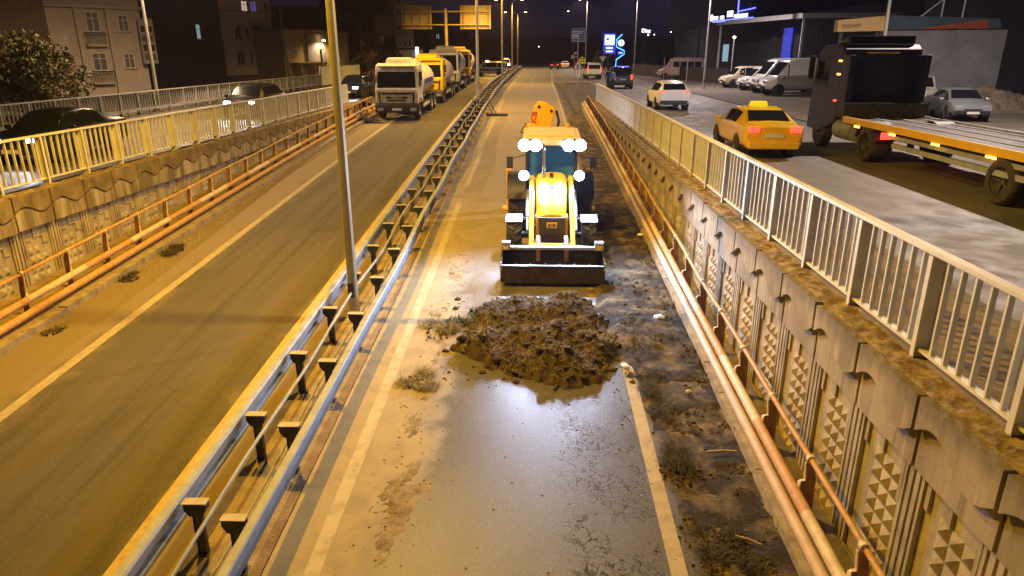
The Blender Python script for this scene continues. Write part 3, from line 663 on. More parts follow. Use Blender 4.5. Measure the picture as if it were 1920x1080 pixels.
# ------------------------------------------------------------------ wheels
def make_wheel(parent, x, y, R_, w, side, rim='rim', lugs=0, name='wheel'):
    """side=+1: outer face towards +x"""
    h = w / 2; b_ = min(.05, w * .2)
    prof = [(-h, R_ * .58), (-h, R_ * .88), (-h + b_, R_ * .985), (-h + b_ * 2, R_), (h - b_ * 2, R_), (h - b_, R_ * .985), (h, R_ * .88), (h, R_ * .58)]
    wmb = MB().lathe(prof, (0, 0, 0), 'x', 28)
    if lugs:
        for i in range(lugs):
            for s in (-1, 1):
                a = 2 * math.pi * (i + (.5 if s > 0 else 0)) / lugs
                m_ = Matrix.Rotation(a, 4, 'X') @ Matrix.Translation((s * h * .48, 0, R_ + .012)) @ Matrix.Rotation(s * R(38), 4, 'Z')
                d = (h * 1.05, R_ * .10, .05)
                wmb.hexa([m_ @ Vector((sx * d[0] / 2, sy * d[1] / 2, sz * d[2] / 2)) for sx, sy, sz in ((-1, -1, -1), (1, -1, -1), (1, 1, -1), (-1, 1, -1), (-1, -1, 1), (1, -1, 1), (1, 1, 1), (-1, 1, 1))])
    o = wmb.build(name, 'rubber', parent, smooth=40, loc=(x, y, R_))
    s = side
    r = MB().lathe([(-s * h * .6, .01), (s * h * .35, .01), (s * h * .55, R_ * .16), (s * h * .35, R_ * .2), (s * h * .45, R_ * .48), (s * h * .92, R_ * .58), (s * h * .8, R_ * .6), (-s * h * .6, R_ * .6)], (0, 0, 0), 'x', 20)
    for i in range(5):
        a = i * 2 * math.pi / 5
        r.cbox((s * h * .5, math.cos(a) * R_ * .34, math.sin(a) * R_ * .34), (h * .25, R_ * .12, R_ * .4), rx=a - math.pi / 2)
    r.build('rim', rim, o, smooth=40)
    return o

# ------------------------------------------------------------------ backhoe loader (front looks towards the camera, -Y)
def backhoe(loc):
    t = thing('backhoe_loader', 'yellow backhoe loader with blazing work lights and a lowered front bucket', 'backhoe loader', loc)
    t.rotation_euler = (R(3.3), 0, 0)
    c = MB(); c.box(-.36, .36, -1.7, 2.0, .5, .85); c.box(-.62, .62, -.3, 1.9, .62, 1.0); c.tube([(-.8, -1.2, .5), (.8, -1.2, .5)], .09, 10); c.tube([(-.8, 1.0, .72), (.8, 1.0, .72)], .13, 10)
    c.tube([(-.6, -1.32, .47), (.6, -1.32, .47)], .035, 8)
    c.build('chassis', 'black', t, bevel=.015)
    for s in (-1, 1):
        make_wheel(t, s * .94, -1.2, .47, .38, s, 'white', 15)
        make_wheel(t, s * .90, 1.05, .76, .52, s, 'white', 17)
        f = MB(); n_ = 8; ang = [R(62 + 62 * i / n_) for i in range(n_ + 1)]
        pts = [(math.cos(a) * .56, math.sin(a) * .56) for a in ang]; pts2 = [(math.cos(a) * .53, math.sin(a) * .53) for a in reversed(ang)]
        f.prism([(-1.2 + p[0], .47 + p[1]) for p in pts + pts2], 'x', s * .94 - .21, s * .94 + .21); f.tube([(s * .70, -1.2, .95), (s * .5, -1.1, .75), (s * .4, -1.1, .7)], .03, 6)
        f.build('fender', 'galv', t, smooth=30)
        f = MB(); ang = [R(10 + 150 * i / 10) for i in range(11)]
        pts = [(math.cos(a) * .88, math.sin(a) * .88) for a in ang]; pts2 = [(math.cos(a) * .85, math.sin(a) * .85) for a in reversed(ang)]
        f.prism([(1.05 + p[0], .76 + p[1]) for p in pts + pts2], 'x', s * .92 - .27, s * .92 + .27)
        f.build('rear_fender', 'black', t, smooth=30)
    # bonnet: loft of cross sections
    st = [(-.42, .80, 1.93, .40), (-.8, .80, 1.80, .395), (-1.3, .78, 1.55, .37), (-1.66, .74, 1.33, .35), (-1.78, .72, 1.18, .33)]
    hb = MB(); k = 0
    for (y, zl, zt, w) in st:
        hb.v += [(-w, y, zl), (-w, y, zt - .16), (-w + .05, y, zt - .05), (-w + .14, y, zt), (0, y, zt + .025), (w - .14, y, zt), (w - .05, y, zt - .05), (w, y, zt - .16), (w, y, zl)]
    for i in range(len(st) - 1):
        for j in range(8): hb.f.append((i * 9 + j, i * 9 + j + 1, (i + 1) * 9 + j + 1, (i + 1) * 9 + j)); hb.mi.append(0)
    hb.f += [tuple(range(9)), tuple(range(44, 35, -1))]; hb.mi += [0, 0]
    ho = hb.build('bonnet', 'jcb', t, smooth=45)
    MB().hexa([(-.05, -1.25, 1.585), (.05, -1.25, 1.585), (.05, -.5, 1.9), (-.05, -.5, 1.9), (-.05, -1.25, 1.615), (.05, -1.25, 1.615), (.05, -.5, 1.945), (-.05, -.5, 1.945)]).build('vent_strip', 'black', ho)
    g = MB(); g.hexa([(-.29, -1.93, .46), (.29, -1.93, .46), (.29, -1.80, .46), (-.29, -1.80, .46), (-.33, -1.86, 1.14), (.33, -1.86, 1.14), (.33, -1.76, 1.14), (-.33, -1.76, 1.14)])
    for i in range(10): g.box(-.25, .25, -1.945, -1.915, .50 + i * .032, .514 + i * .032)
    go = g.build('grille', 'grille', t)
    MB().box(-.125, .125, -1.92, -1.86, .90, 1.03).build('badge', 'jcb', go)
    text('JCB', .105, 'signblack', go, (0, -1.923, .965), (R(90), 0, 0), .003, 'badge_lettering', 1.15, .004)
    for s in (-1, 1): MB().box(s * .36 - .04, s * .36 + .04, -1.80, -1.5, .62, 1.16).build('bonnet_side', 'jcb', t, bevel=.02)
    bm = MB(); bm.hexa([(-.42, -2.02, .26), (.42, -2.02, .26), (.42, -1.5, .26), (-.42, -1.5, .26), (-.42, -1.98, .455), (.42, -1.98, .455), (.42, -1.5, .455), (-.42, -1.5, .455)]); bm.build('front_counterweight', 'jcb', t, bevel=.03)
    # loader arms
    for s in (-1, 1):
        a = MB(); x0, x1 = s * .50 - .055, s * .50 + .055
        a.prism([(-.30, 1.60), (-.30, 1.84), (-1.35, 1.52), (-2.02, .98), (-2.62, .58), (-2.78, .40), (-2.66, .32), (-2.45, .42), (-1.9, .74), (-1.28, 1.24)], 'x', min(x0, x1), max(x0, x1))
        ao = a.build('loader_arm', 'jcb', t, bevel=.015)
        MB().tube([(s * .60, -.4, 1.45), (s * .60, -1.5, 1.05)], .05, 8).tube([(s * .60, -1.5, 1.05), (s * .60, -1.95, .86)], .028, 8).build('ram', 'bare', ao, smooth=40)
        MB().tube([(s * .44, -.35, 1.72), (s * .44, -1.3, 1.44), (s * .44, -1.9, 1.0)], .018, 6).build('hose', 'black', ao, smooth=50)
        lk = MB(); lk.tube([(s * .33, -2.30, .80), (s * .33, -2.5, .80), (s * .33, -2.80, .68)], .055, 8); lk.box(s * .33 - .05, s * .33 + .05, -2.90, -2.78, .40, .66); lk.build('tipping_link', 'bracket', t, smooth=40)
        MB().lathe([(-.09, .03), (-.09, .075), (.09, .075), (.09, .03)], (s * .50, -.36, 1.72), 'x', 12).build('pivot', 'bare', ao, smooth=40)
    MB().tube([(-.5, -2.42, .62), (.5, -2.42, .62)], .06, 10).build('cross_tube', 'jcb', t, smooth=40)
    # clam bucket
    b_ = MB(); w = 1.17
    b_.box(-w, w, -2.86, -2.80, .16, .66); b_.hexa([(-w, -3.50, .10), (w, -3.50, .10), (w, -2.80, .14), (-w, -2.80, .14), (-w, -3.50, .13), (w, -3.50, .13), (w, -2.80, .17), (-w, -2.80, .17)])
    b_.hexa([(-w, -3.53, .09), (w, -3.53, .09), (w, -3.50, .09), (-w, -3.50, .09), (-w, -3.46, .47), (w, -3.46, .47), (w, -3.43, .47), (-w, -3.43, .47)])
    for i in range(1, 7):
        xx = -w + 2 * w * i / 7; b_.box(xx - .012, xx + .012, -3.44, -3.30, .40, .50)
    bo = b_.build('bucket', 'iron', t, bevel=.008)
    for s in (-1, 1):
        MB().prism([(-2.86, .17), (-3.50, .12), (-3.455, .52), (-3.30, .58), (-2.86, .66)], 'x', s * w - .016, s * w + .016).build('side_plate', 'iron', bo)
        MB().box(s * (w + .005) - .022, s * (w + .005) + .022, -3.475, -3.42, .36, .56).build('side_cutter', 'bare', bo)
        cb = MB(); cb.box(s * 1.08 - .10, s * 1.08 + .10, -2.93, -2.76, .665, .86); cbo = cb.build('bucket_stop', 'galv', bo, bevel=.01)
        MB().box(s * 1.08 - .06, s * 1.08 + .06, -2.945, -2.925, .69, .76).build('yellow_tab', 'jcb', cbo)
    MB().box(-.98, .98, -2.88, -2.76, .665, .735).build('top_bar', 'bare', bo, bevel=.01)
    MB().box(-w, w, -3.474, -3.424, .472, .492).build('cutting_edge', 'bare', bo)
    # cab
    cab = MB(); cab.box(-.64, .64, -.38, 1.2, 1.0, 1.32); cab.build('cab_base', 'black', t, bevel=.02)
    fr = MB()
    for s in (-1, 1):
        fr.tube([(s * .64, -.36, 1.3), (s * .64, -.28, 2.1), (s * .62, -.12, 2.66)], .04, 6)
        fr.tube([(s * .66, .5, 1.3), (s * .66, .5, 2.66)], .03, 6); fr.tube([(s * .64, 1.18, 1.3), (s * .62, 1.15, 2.66)], .04, 6)
    fr.tube([(-.64, -.36, 1.33), (.64, -.36, 1.33)], .04, 6)
    fr.build('cab_frame', 'black', t, smooth=50)
    MB().hexa([(-.60, -.35, 1.34), (.60, -.35, 1.34), (.60, -.33, 1.34), (-.60, -.33, 1.34), (-.59, -.11, 2.64), (.59, -.11, 2.64), (.59, -.09, 2.64), (-.59, -.09, 2.64)]).build('windscreen', 'flareglass', t)
    for s in (-1, 1):
        MB().hexa([(s * .655 - .006, -.30, 1.34), (s * .655 + .006, -.30, 1.34), (s * .655 + .006, 1.14, 1.34), (s * .655 - .006, 1.14, 1.34), (s * .63 - .006, -.1, 2.62), (s * .63 + .006, -.1, 2.62), (s * .63 + .006, 1.12, 2.62), (s * .63 - .006, 1.12, 2.62)]).build('side_window', 'flareglass', t)
    MB().box(-.58, .58, 1.16, 1.18, 1.34, 2.62).build('rear_window', 'flareglass', t)
    rf = MB(); rf.prism([(-.74, -.30), (-.66, -.50), (-.40, -.58), (.40, -.58), (.66, -.50), (.74, -.30), (.74, 1.2), (.6, 1.34), (-.6, 1.34), (-.74, 1.2)], 'z', 2.66, 2.82)
    rf.prism([(-.62, -.20), (.62, -.20), (.62, 1.1), (-.62, 1.1)], 'z', 2.815, 2.87)
    ro = rf.build('roof', 'roofcream', t, bevel=.04)
    for s in (-1, 1):
        hb = MB(); hb.box(s * .56 - .28, s * .56 + .28, -.66, -.54, 2.54, 2.82); ho_ = hb.build('work_light', 'black', t, bevel=.02)
        for d in (-.14, .14):
            MB().lathe([(-.70, .0), (-.69, .11), (-.66, .15), (-.64, .15)], (s * .56 + d, 0, 2.68), 'y', 16).build('lens', 'led', ho_, smooth=40)
        spot('work_light_beam', t, (s * .56, -.74, 2.66), LEDW, LED, 130, .8, (R(-62), 0, 0), .12)
        lb = MB(); lb.tube([(s * .62, -.34, 1.85), (s * .70, -.50, 1.88)], .02, 6); lb.lathe([(-.62, .13), (-.60, .15), (-.52, .13), (-.47, .05)], (s * .71, 0, 1.90), 'y', 16); lo = lb.build('headlamp', 'black', t, smooth=40)
        MB().lathe([(-.65, .0), (-.64, .10), (-.615, .135)], (s * .71, 0, 1.90), 'y', 16).build('lens', 'led2', lo, smooth=40)
        spot('headlamp_beam', t, (s * .71, -.68, 1.9), LEDW * .45, LED, 110, .8, (R(-72), 0, 0), .1)
        mb = MB(); mb.tube([(s * .64, -.15, 2.35), (s * .95, -.32, 2.30), (s * 1.06, -.34, 2.28)], .014, 6); mb.cbox((s * 1.08, -.36, 2.18), (.16, .05, .30)); mb.build('mirror', 'black', t, bevel=.012)
        MB().cbox((s * .70, -.15, 2.74), (.05, .08, .12)).build('marker_lamp', 'tailoff', t, bevel=.01)
    MB().tube([(-.20, -.62, 1.82), (-.20, -.62, 2.55), (-.22, -.60, 2.66), (-.30, -.56, 2.72)], .042, 12).build('exhaust_pipe', 'exhaust', t, smooth=50)
    MB().lathe([(0, .075), (.05, .075), (.05, .045)], (-.20, -.62, 1.80), 'z', 12).build('exhaust_collar', 'bare', t, smooth=40)
    MB().tube([(.05, .2, 1.4), (.0, .05, 1.75)], .02, 6).lathe([(-.015, .17), (.015, .17), (.015, .2), (-.015, .2), (-.015, .17)], (0, .02, 1.78), 'z', 16).build('steering_wheel', 'black', t)
    st_ = MB(); st_.box(-.24, .24, .35, .85, 1.34, 1.55); st_.box(-.24, .24, .8, .92, 1.5, 2.15); st_.build('seat', 'darkcloth', t, bevel=.04)
    MB().lathe([(0, .06), (.10, .055), (.12, .02)], (.45, .9, 2.87), 'z', 12).build('beacon_dome', 'amberpaint', t, smooth=50)
    # backhoe at the rear
    kp = MB(); kp.box(-1.1, 1.1, 1.9, 2.1, .6, 1.1); kp.tube([(0, 2.3, .55), (0, 2.3, 1.35)], .14, 10); kp.build('kingpost', 'jcb', t, bevel=.015)
    for s in (-1, 1):
        l_ = MB(); l_.box(s * 1.18 - .09, s * 1.18 + .09, 1.92, 2.12, .35, 1.52); l_.box(s * 1.18 - .2, s * 1.18 + .2, 1.85, 2.2, .28, .34); l_.build('stabiliser_leg', 'jcb', t, bevel=.015)
    bo = MB(); bo.prism([(-.12, .9), (.16, .9), (.10, 1.9), (-.02, 2.55), (-.55, 2.45), (-.45, 2.1), (-.28, 1.7)], 'y', 2.22, 2.48); boo = bo.build('lower_boom', 'jcb', t, bevel=.03)
    up = MB(); up.prism([(-.72, 2.42), (-.78, 2.62), (-.58, 2.74), (-.47, 3.22), (-.36, 3.36), (-.20, 3.36), (.10, 3.20), (.16, 3.08), (.02, 2.62), (-.10, 2.34)], 'y', 2.5, 2.76); upo = up.build('upper_boom', 'jcb', t, bevel=.035)
    for (x, z) in ((-.33, 3.22), (.03, 3.10), (-.14, 2.56)): MB().lathe([(2.46, .0), (2.46, .045), (2.52, .045)], (x, 0, z), 'y', 12).build('pin', 'black', upo)
    text('JCB', .2, 'signred', upo, (-.47, 2.49, 2.92), (R(90), R(-76), 0), .004, 'boom_lettering', 1.1, .006)
    for i in range(3): MB().tube([(.12 + .03 * i, 2.4, 2.3), (.24 + .02 * i, 2.5, 2.8), (.16 + .02 * i, 2.6, 3.1)], .02, 6).build('hose', 'black', boo, smooth=60)
    MB().tube([(-.60, 2.45, 2.35), (-.86, 2.45, 2.50), (-.70, 2.45, 2.75)], .025, 6).build('hose', 'black', boo, smooth=60)
    dp = MB(); dp.hexa([(-.4, 2.9, .7), (-.1, 2.9, .7), (-.1, 3.2, .7), (-.4, 3.2, .7), (-.3, 2.75, 3.0), (.0, 2.75, 3.0), (.0, 3.05, 3.0), (-.3, 3.05, 3.0)]); dp.build('dipper', 'jcb', t, bevel=.03)
    rb = MB(); rb.prism([(2.7, .7), (3.2, .75), (3.45, .45), (3.1, .2), (2.7, .35)], 'x', -.6, .1); rb.build('digging_bucket', 'iron', t, bevel=.02)
    return t
LEDW = 1450
backhoe((.42, 18.25, zr(18.25)))

# ------------------------------------------------------------------ lorries facing the camera
def tanker(label, loc, paint, tank, word=None, h=1.0, rz=0, wheels=True, beacon=False, screen='glass', band=True):
    t = thing('tanker_lorry', label, 'tanker lorry', loc, rz)
    t.rotation_euler = (R(1.6), 0, rz)
    Hc = 3.05 * h
    c = MB(); c.prism([(-3.55, .92), (-3.58, 1.7), (-3.50, 1.78), (-3.25, Hc - .25), (-3.08, Hc - .05), (-2.8, Hc), (-1.75, Hc), (-1.65, Hc - .1), (-1.65, .9)], 'x', -1.22, 1.22)
    co = c.build('cab', paint, t, bevel=.05)
    a, b_ = 1.80, Hc - .38
    yy = lambda z: -3.50 + (z - 1.78) / (Hc - .25 - 1.78) * .25 - .012
    MB().hexa([(-1.10, yy(a), a), (1.10, yy(a), a), (1.10, yy(a) + .02, a), (-1.10, yy(a) + .02, a), (-1.06, yy(b_), b_), (1.06, yy(b_), b_), (1.06, yy(b_) + .02, b_), (-1.06, yy(b_) + .02, b_)]).build('windscreen', screen, co, bevel=.006)
    for s in (-1, 1):
        MB().prism([(-3.22, 1.82), (-3.05, Hc - .45), (-2.1, Hc - .45), (-2.1, 1.82)], 'x', s * 1.225 - .008, s * 1.225 + .008).build('side_window', 'glass', co)
        MB().cbox((s * .25, yy(1.9) - .02, 1.98), (.42, .012, .02), ry=s * .5).build('wiper', 'black', co)
        m_ = MB(); m_.tube([(s * 1.2, -3.2, Hc - .3), (s * 1.38, -3.4, Hc - .32)], .02, 5); m_.cbox((s * 1.40, -3.42, Hc - .62), (.16, .10, .5)); m_.build('mirror', 'black', co, bevel=.01)
        MB().cbox((s * .98, -3.60, 1.28), (.10, .02, .62), ry=s * .10).build('corner_vane', 'black', co)
        MB().cbox((s * .95, -3.72, .62), (.36, .02, .17)).build('headlight', 'headoff', co, bevel=.01)
    g = MB(); g.box(-.92, .92, -3.605, -3.57, 1.43, 1.54); g.box(-.62, .62, -3.605, -3.57, 1.19, 1.31); g.box(-.55, .55, -3.605, -3.57, 1.05, 1.13); g.build('grille', 'black', co)
    if word: text(word, .15, 'whitedirty', co, (0, -3.61, 1.25), (R(90), 0, 0), .004, 'maker_lettering', 1.4, .004)
    bm = MB(); bm.prism([(-3.70, .42), (-3.71, .80), (-3.58, .95), (-2.9, .95), (-2.9, .42)], 'x', -1.25, 1.25); bmo = bm.build('bumper', 'black', t, bevel=.04)
    MB().box(-.28, .28, -3.725, -3.70, .55, .68).build('number_plate', 'plate', bmo)
    sv = MB(); sv.hexa([(-1.1, -3.32, Hc - .12), (1.1, -3.32, Hc - .12), (1.1, -3.0, Hc + .02), (-1.1, -3.0, Hc + .02), (-1.1, -3.34, Hc - .08), (1.1, -3.34, Hc - .08), (1.1, -3.0, Hc + .06), (-1.1, -3.0, Hc + .06)]); sv.build('sun_visor', paint, co)
    rt = MB(); rt.hexa([(-.75, -2.7, Hc + .005), (.75, -2.7, Hc + .005), (.75, -1.9, Hc + .005), (-.75, -1.9, Hc + .005), (-.68, -2.5, Hc + .28), (.68, -2.5, Hc + .28), (.68, -1.95, Hc + .34), (-.68, -1.95, Hc + .34)]); rt.build('roof_vent', paint, co, bevel=.03)
    ch = MB(); ch.box(-.42, .42, -3.3, 3.9, .55, .85); ch.box(-1.15, 1.15, -1.1, 1.0, .50, .78); ch.build('chassis', 'rail_dark', t)
    k = MB(); vs = []; n_ = 24; prof = [(-1.32, .86), (-1.30, .95), (-1.22, 1.0), (3.6, 1.0), (3.70, .95), (3.74, .80)]
    for (y, q) in prof:
        for j in range(n_):
            A = 2 * math.pi * j / n_; vs.append((1.17 * q * math.cos(A), y, 1.95 * h + .98 * h * q * math.sin(A)))
    fs = [(i * n_ + j, i * n_ + (j + 1) % n_, (i + 1) * n_ + (j + 1) % n_, (i + 1) * n_ + j) for i in range(len(prof) - 1) for j in range(n_)] + [tuple(range(n_ - 1, -1, -1)), tuple(range((len(prof) - 1) * n_, len(prof) * n_))]
    k.add(vs, fs); ko = k.build('tank', tank, t, smooth=40)
    w_ = MB(); w_.box(-.38, .38, -1.1, 3.4, 2.88 * h, 2.95 * h)
    for yv in (-.6, 1.0, 2.6): w_.lathe([(0, .26), (.14, .26), (.16, .2), (.16, .01)], (0, yv, 2.95 * h), 'z', 14)
    for s in (-1, 1): w_.tube([(s * .42, -1.1, 3.02 * h), (s * .42, 3.4, 3.02 * h)], .02, 5)
    w_.build('walkway', 'whitedirty', ko, smooth=40)
    if band:
        for s in (-1, 1): MB().box(s * 1.182 - .006, s * 1.182 + .006, -.6, 2.8, 1.80 * h, 2.08 * h).build('side_stripe', 'bluestripe', ko)
    for s in (-1, 1):
        for y in (-2.75, 1.7, 3.05): make_wheel(t, s * 1.03, y, .52, .32 if y < 0 else .45, s, 'whitedirty')
        f = MB(); ang = [R(15 + 150 * i / 8) for i in range(9)]
        f.prism([(-2.75 + math.cos(a) * .66, .52 + math.sin(a) * .66) for a in ang] + [(-2.75 + math.cos(a) * .62, .52 + math.sin(a) * .62) for a in reversed(ang)], 'x', s * 1.06 - .2, s * 1.06 + .2); f.build('mudguard', 'black', t)
        f = MB(); f.box(s * 1.03 - .24, s * 1.03 + .24, 1.1, 3.65, 1.09, 1.13); f.build('mudguard', 'rail_dark', t)
        MB().box(s * 1.2 - .02, s * 1.2 + .02, -1.6, .95, .55, .72).build('side_guard', 'whitedirty', t)
    if beacon: MB().lathe([(0, .08), (.12, .07), (.15, .02)], (.6, -2.3, Hc + .0), 'z', 10).build('beacon_dome', 'amber', t, smooth=40)
    return t
tanker('white tanker lorry with a dark visorless windscreen, first of the parked lorries', (-7.98, 43.9, zr(43.9)), 'whitedirty', 'whitedirty', 'IVECO')
tanker('yellow-cabbed tanker lorry with a pinkish tank behind the white tanker', (-7.75, 53.2, zr(53.2)), 'jcb', 'tankp', None, .98, band=False)
tanker('tall white lorry with a black windscreen behind the pinkish tank', (-7.75, 63.2, zr(63.2)), 'white', 'silver', None, 1.12, screen='glass', band=False)
tanker('orange-lit lorry at the end of the parked row next to the police van', (-7.95, 75.5, zr(75.5)), 'amberpaint', 'whitedirty', None, 1.1, beacon=True, band=False)

# ------------------------------------------------------------------ cars (front looks along local +Y)
SPECS = dict(
 hatch=dict(st=[(-2.14, .48, .92, .97, .78, .70), (-2.06, .33, 1.0, 1.07, .87, .70), (-1.72, .27, 1.0, 1.43, .90, .62), (-1.2, .25, .99, 1.52, .91, .635), (0, .24, .97, 1.53, .91, .64), (.5, .24, .95, 1.46, .91, .63), (1.2, .25, .93, 1.0, .90, .76), (1.85, .28, .82, .86, .87, .74), (2.1, .38, .60, .65, .76, .66)], side=(2, 3, 4, 5), ws=5, rw=1, wheels=(-1.3, 1.32, .33), tail=(.66, .96, -2.07), headz=.70),
 sedan=dict(st=[(-2.2, .46, .88, .93, .78, .70), (-2.12, .3, .96, 1.02, .86, .72), (-1.55, .27, .96, 1.04, .87, .70), (-.95, .25, .95, 1.36, .87, .60), (-.4, .24, .94, 1.43, .87, .61), (.4, .24, .92, 1.38, .87, .60), (1.1, .25, .90, .95, .86, .74), (1.9, .28, .77, .81, .83, .72), (2.16, .36, .58, .62, .74, .64)], side=(3, 4, 5), ws=5, rw=2, wheels=(-1.3, 1.35, .32), tail=(.60, .86, -2.20), headz=.66),
 suv=dict(st=[(-2.25, .5, 1.02, 1.08, .86, .80), (-2.18, .38, 1.08, 1.18, .92, .76), (-1.98, .33, 1.10, 1.78, .94, .72), (-1.2, .3, 1.10, 1.88, .94, .73), (.4, .3, 1.08, 1.86, .94, .73), (.8, .3, 1.06, 1.76, .94, .71), (1.4, .32, 1.04, 1.10, .92, .80), (2.0, .36, .95, 1.0, .88, .78), (2.22, .46, .70, .75, .8, .7)], side=(2, 3, 4, 5), ws=5, rw=1, wheels=(-1.4, 1.4, .36), tail=(.74, 1.0, -2.22), headz=.80),
 van=dict(st=[(-2.8, .48, 1.25, 2.38, .96, .86), (-2.72, .42, 1.28, 2.46, 1.0, .88), (-.5, .4, 1.28, 2.50, 1.0, .88), (.75, .4, 1.28, 2.48, 1.0, .88), (1.2, .4, 1.26, 2.34, 1.0, .84), (2.0, .4, 1.16, 1.26, .98, .84), (2.55, .42, .98, 1.04, .94, .80), (2.78, .5, .70, .76, .84, .74)], side=(4,), ws=4, rw=None, wheels=(-1.9, 1.85, .36), tail=(.88, 1.2, -2.79), headz=.92, dw=3),
 minivan=dict(st=[(-2.3, .48, 1.10, 1.80, .88, .76), (-2.22, .38, 1.12, 1.88, .92, .78), (-1.2, .35, 1.12, 1.92, .93, .78), (.5, .35, 1.10, 1.90, .93, .77), (.85, .35, 1.08, 1.80, .93, .75), (1.6, .36, 1.02, 1.10, .92, .80), (2.1, .40, .88, .94, .88, .76), (2.3, .5, .64, .70, .78, .68)], side=(1, 2, 3, 4), ws=4, rw=0, wheels=(-1.45, 1.5, .34), tail=(.80, 1.1, -2.29), headz=.80),
 boxvan=dict(st=[(-2.2, .45, 1.0, 1.82, .80, .70), (-2.1, .38, 1.02, 1.92, .84, .72), (.2, .36, 1.02, 1.98, .84, .72), (1.35, .36, 1.02, 1.97, .84, .71), (1.62, .36, 1.02, 1.88, .84, .70), (2.12, .38, 1.00, 1.06, .83, .76), (2.2, .42, .80, .86, .82, .74), (2.24, .5, .55, .6, .78, .70)], side=(2, 3, 4), ws=4, rw=0, wheels=(-1.25, 1.35, .31), tail=(.70, .9, -2.17), headz=.80),
)
def ring(s):
    y, zl, zb, zt, w, wt = s
    h = [(0, zl), (w * .8, zl), (w * .97, zl + .14), (w, (zl + zb) / 2 + .05), (w * .985, zb), (wt, zt - .05), (wt - .10, zt), (0, zt + .02)]
    return [(x, y, z) for x, z in h] + [(-x, y, z) for x, z in reversed(h[1:-1])]
def car(name, label, cat, spec, loc, rz, paint, lights='off', group=None, beam=0, plate=True, tilt=0, extra=None, winmat='glass', rimmat='rim'):
    S = SPECS[spec]; st = S['st']; t = thing(name, label, cat, loc, rz, group)
    if tilt: t.rotation_euler = (tilt, 0, rz)
    b_ = MB(); rs = [ring(s) for s in st]; n_ = len(rs[0])
    for r in rs: b_.v += r
    for i in range(len(rs) - 1):
        for j in range(n_): b_.f.append((i * n_ + j, i * n_ + (j + 1) % n_, (i + 1) * n_ + (j + 1) % n_, (i + 1) * n_ + j)); b_.mi.append(0)
    b_.f += [tuple(range(n_)), tuple(range(len(rs) * n_ - 1, (len(rs) - 1) * n_ - 1, -1))]; b_.mi += [0, 0]
    body = b_.build('body', paint, t, smooth=28, bevel=0)
    lerp = lambda a, c_, q: tuple(a[i] + (c_[i] - a[i]) * q for i in range(3))
    def pane(nm, A, B, C, D, off, par, mat=winmat):
        o_ = Vector(off); f_ = [Vector(v) + o_ for v in (A, B, C, D)]; bk = [Vector(v) - o_ * .8 for v in (A, B, C, D)]
        MB().hexa(bk + f_).build(nm, mat, par)
    for i in S['side']:
        for s in (1, -1):
            A, B = rs[i][4], rs[i + 1][4]; C, D = rs[i + 1][5], rs[i][5]
            e0, e1 = .04, .96
            P0 = lerp(lerp(A, B, e0), lerp(D, C, e0), .10); P1 = lerp(lerp(A, B, e1), lerp(D, C, e1), .10); P2 = lerp(lerp(A, B, e1), lerp(D, C, e1), .90); P3 = lerp(lerp(A, B, e0), lerp(D, C, e0), .90)
            q = [(p[0] * s, p[1], p[2]) for p in (P0, P1, P2, P3)]
            pane('side_window', *q, (s * .012, 0, .004), body)
    def front(i, nm, dy):
        A, B = rs[i], rs[i + 1]
        lo, hi = (B, A) if dy > 0 else (A, B)
        L0, L1, H1, H0 = (-lo[6][0] - .02, lo[6][1], lo[6][2]), (lo[6][0] + .02, lo[6][1], lo[6][2]), (hi[6][0] + .02, hi[6][1], hi[6][2]), (-hi[6][0] - .02, hi[6][1], hi[6][2])
        P = [lerp(L0, H0, .08), lerp(L1, H1, .08), lerp(L1, H1, .90), lerp(L0, H0, .90)]
        pane(nm, *P, (0, dy * .012, .022), body)
    front(S['ws'], 'windscreen', 1)
    if S['rw'] is not None:
        if S['rw'] == 0:
            y = st[0][0]; z0, z1 = st[0][2] + .1, st[0][3] - .12; MB().box(-st[0][5] + .06, st[0][5] - .06, y - .012, y + .02, z0, z1).build('rear_window', winmat, body, bevel=.01)
        else: front(S['rw'], 'rear_window', -1)
    yr, yf, R_ = S['wheels']; wx = max(s[4] for s in st)
    for y in (yr, yf):
        for s in (-1, 1):
            MB().lathe([(s * (wx * .7), R_ * 1.14), (s * (wx + .004), R_ * 1.14), (s * (wx + .004), .02)], (0, y, R_ + .02), 'x', 20).build('wheel_arch', 'black', body)
            make_wheel(t, s * (wx - .09), y, R_, .22, s, rimmat)
    # lights, plate, bumper, mirrors
    tx, tz, ty = S['tail']; on = lights in ('tail', 'both')
    tall = spec in ('suv', 'van', 'minivan')
    for s in (-1, 1):
        MB().cbox((s * tx, ty + .02, tz + .02), (.16 if tall else .32, .12, .42 if tall else .16), rz=s * .15).build('tail_lamp', 'tail' if on else 'tailoff', t, bevel=.02)
        hy = st[-2][0] + .08; hw = st[-2][4] - .30
        MB().cbox((s * hw, hy + .02, S['headz']), (.34, .18, .17), rz=-s * .3, rx=.25).build('headlight', 'head' if lights in ('head', 'both') else 'headoff', t, bevel=.03)
        i = S['ws']; mz = st[i + 1][2] + .06; my = st[i + 1][0] - .25
        MB().cbox((s * (wx + .10), my, mz), (.18, .10, .13)).build('mirror', paint, t, bevel=.03)
        if beam: spot('headlight_beam', t, (s * hw, st[-1][0] + .15, S['headz']), beam, (.80, .86, 1), 90, .8, (R(80), 0, 0), .06)
    zl = st[1][1]
    MB().box(-st[0][4] * .95, st[0][4] * .95, st[0][0] - .05, st[0][0] + .12, zl + .02, zl + .22).build('rear_bumper', 'black' if spec != 'sedan' else paint, t, bevel=.04)
    MB().box(-st[-1][4] * .95, st[-1][4] * .95, st[-1][0] - .12, st[-1][0] + .05, st[-1][1] - .04, st[-1][1] + .16).build('front_bumper', 'black', t, bevel=.04)
    gz_ = (st[-1][1] + st[-1][3]) / 2 + .03
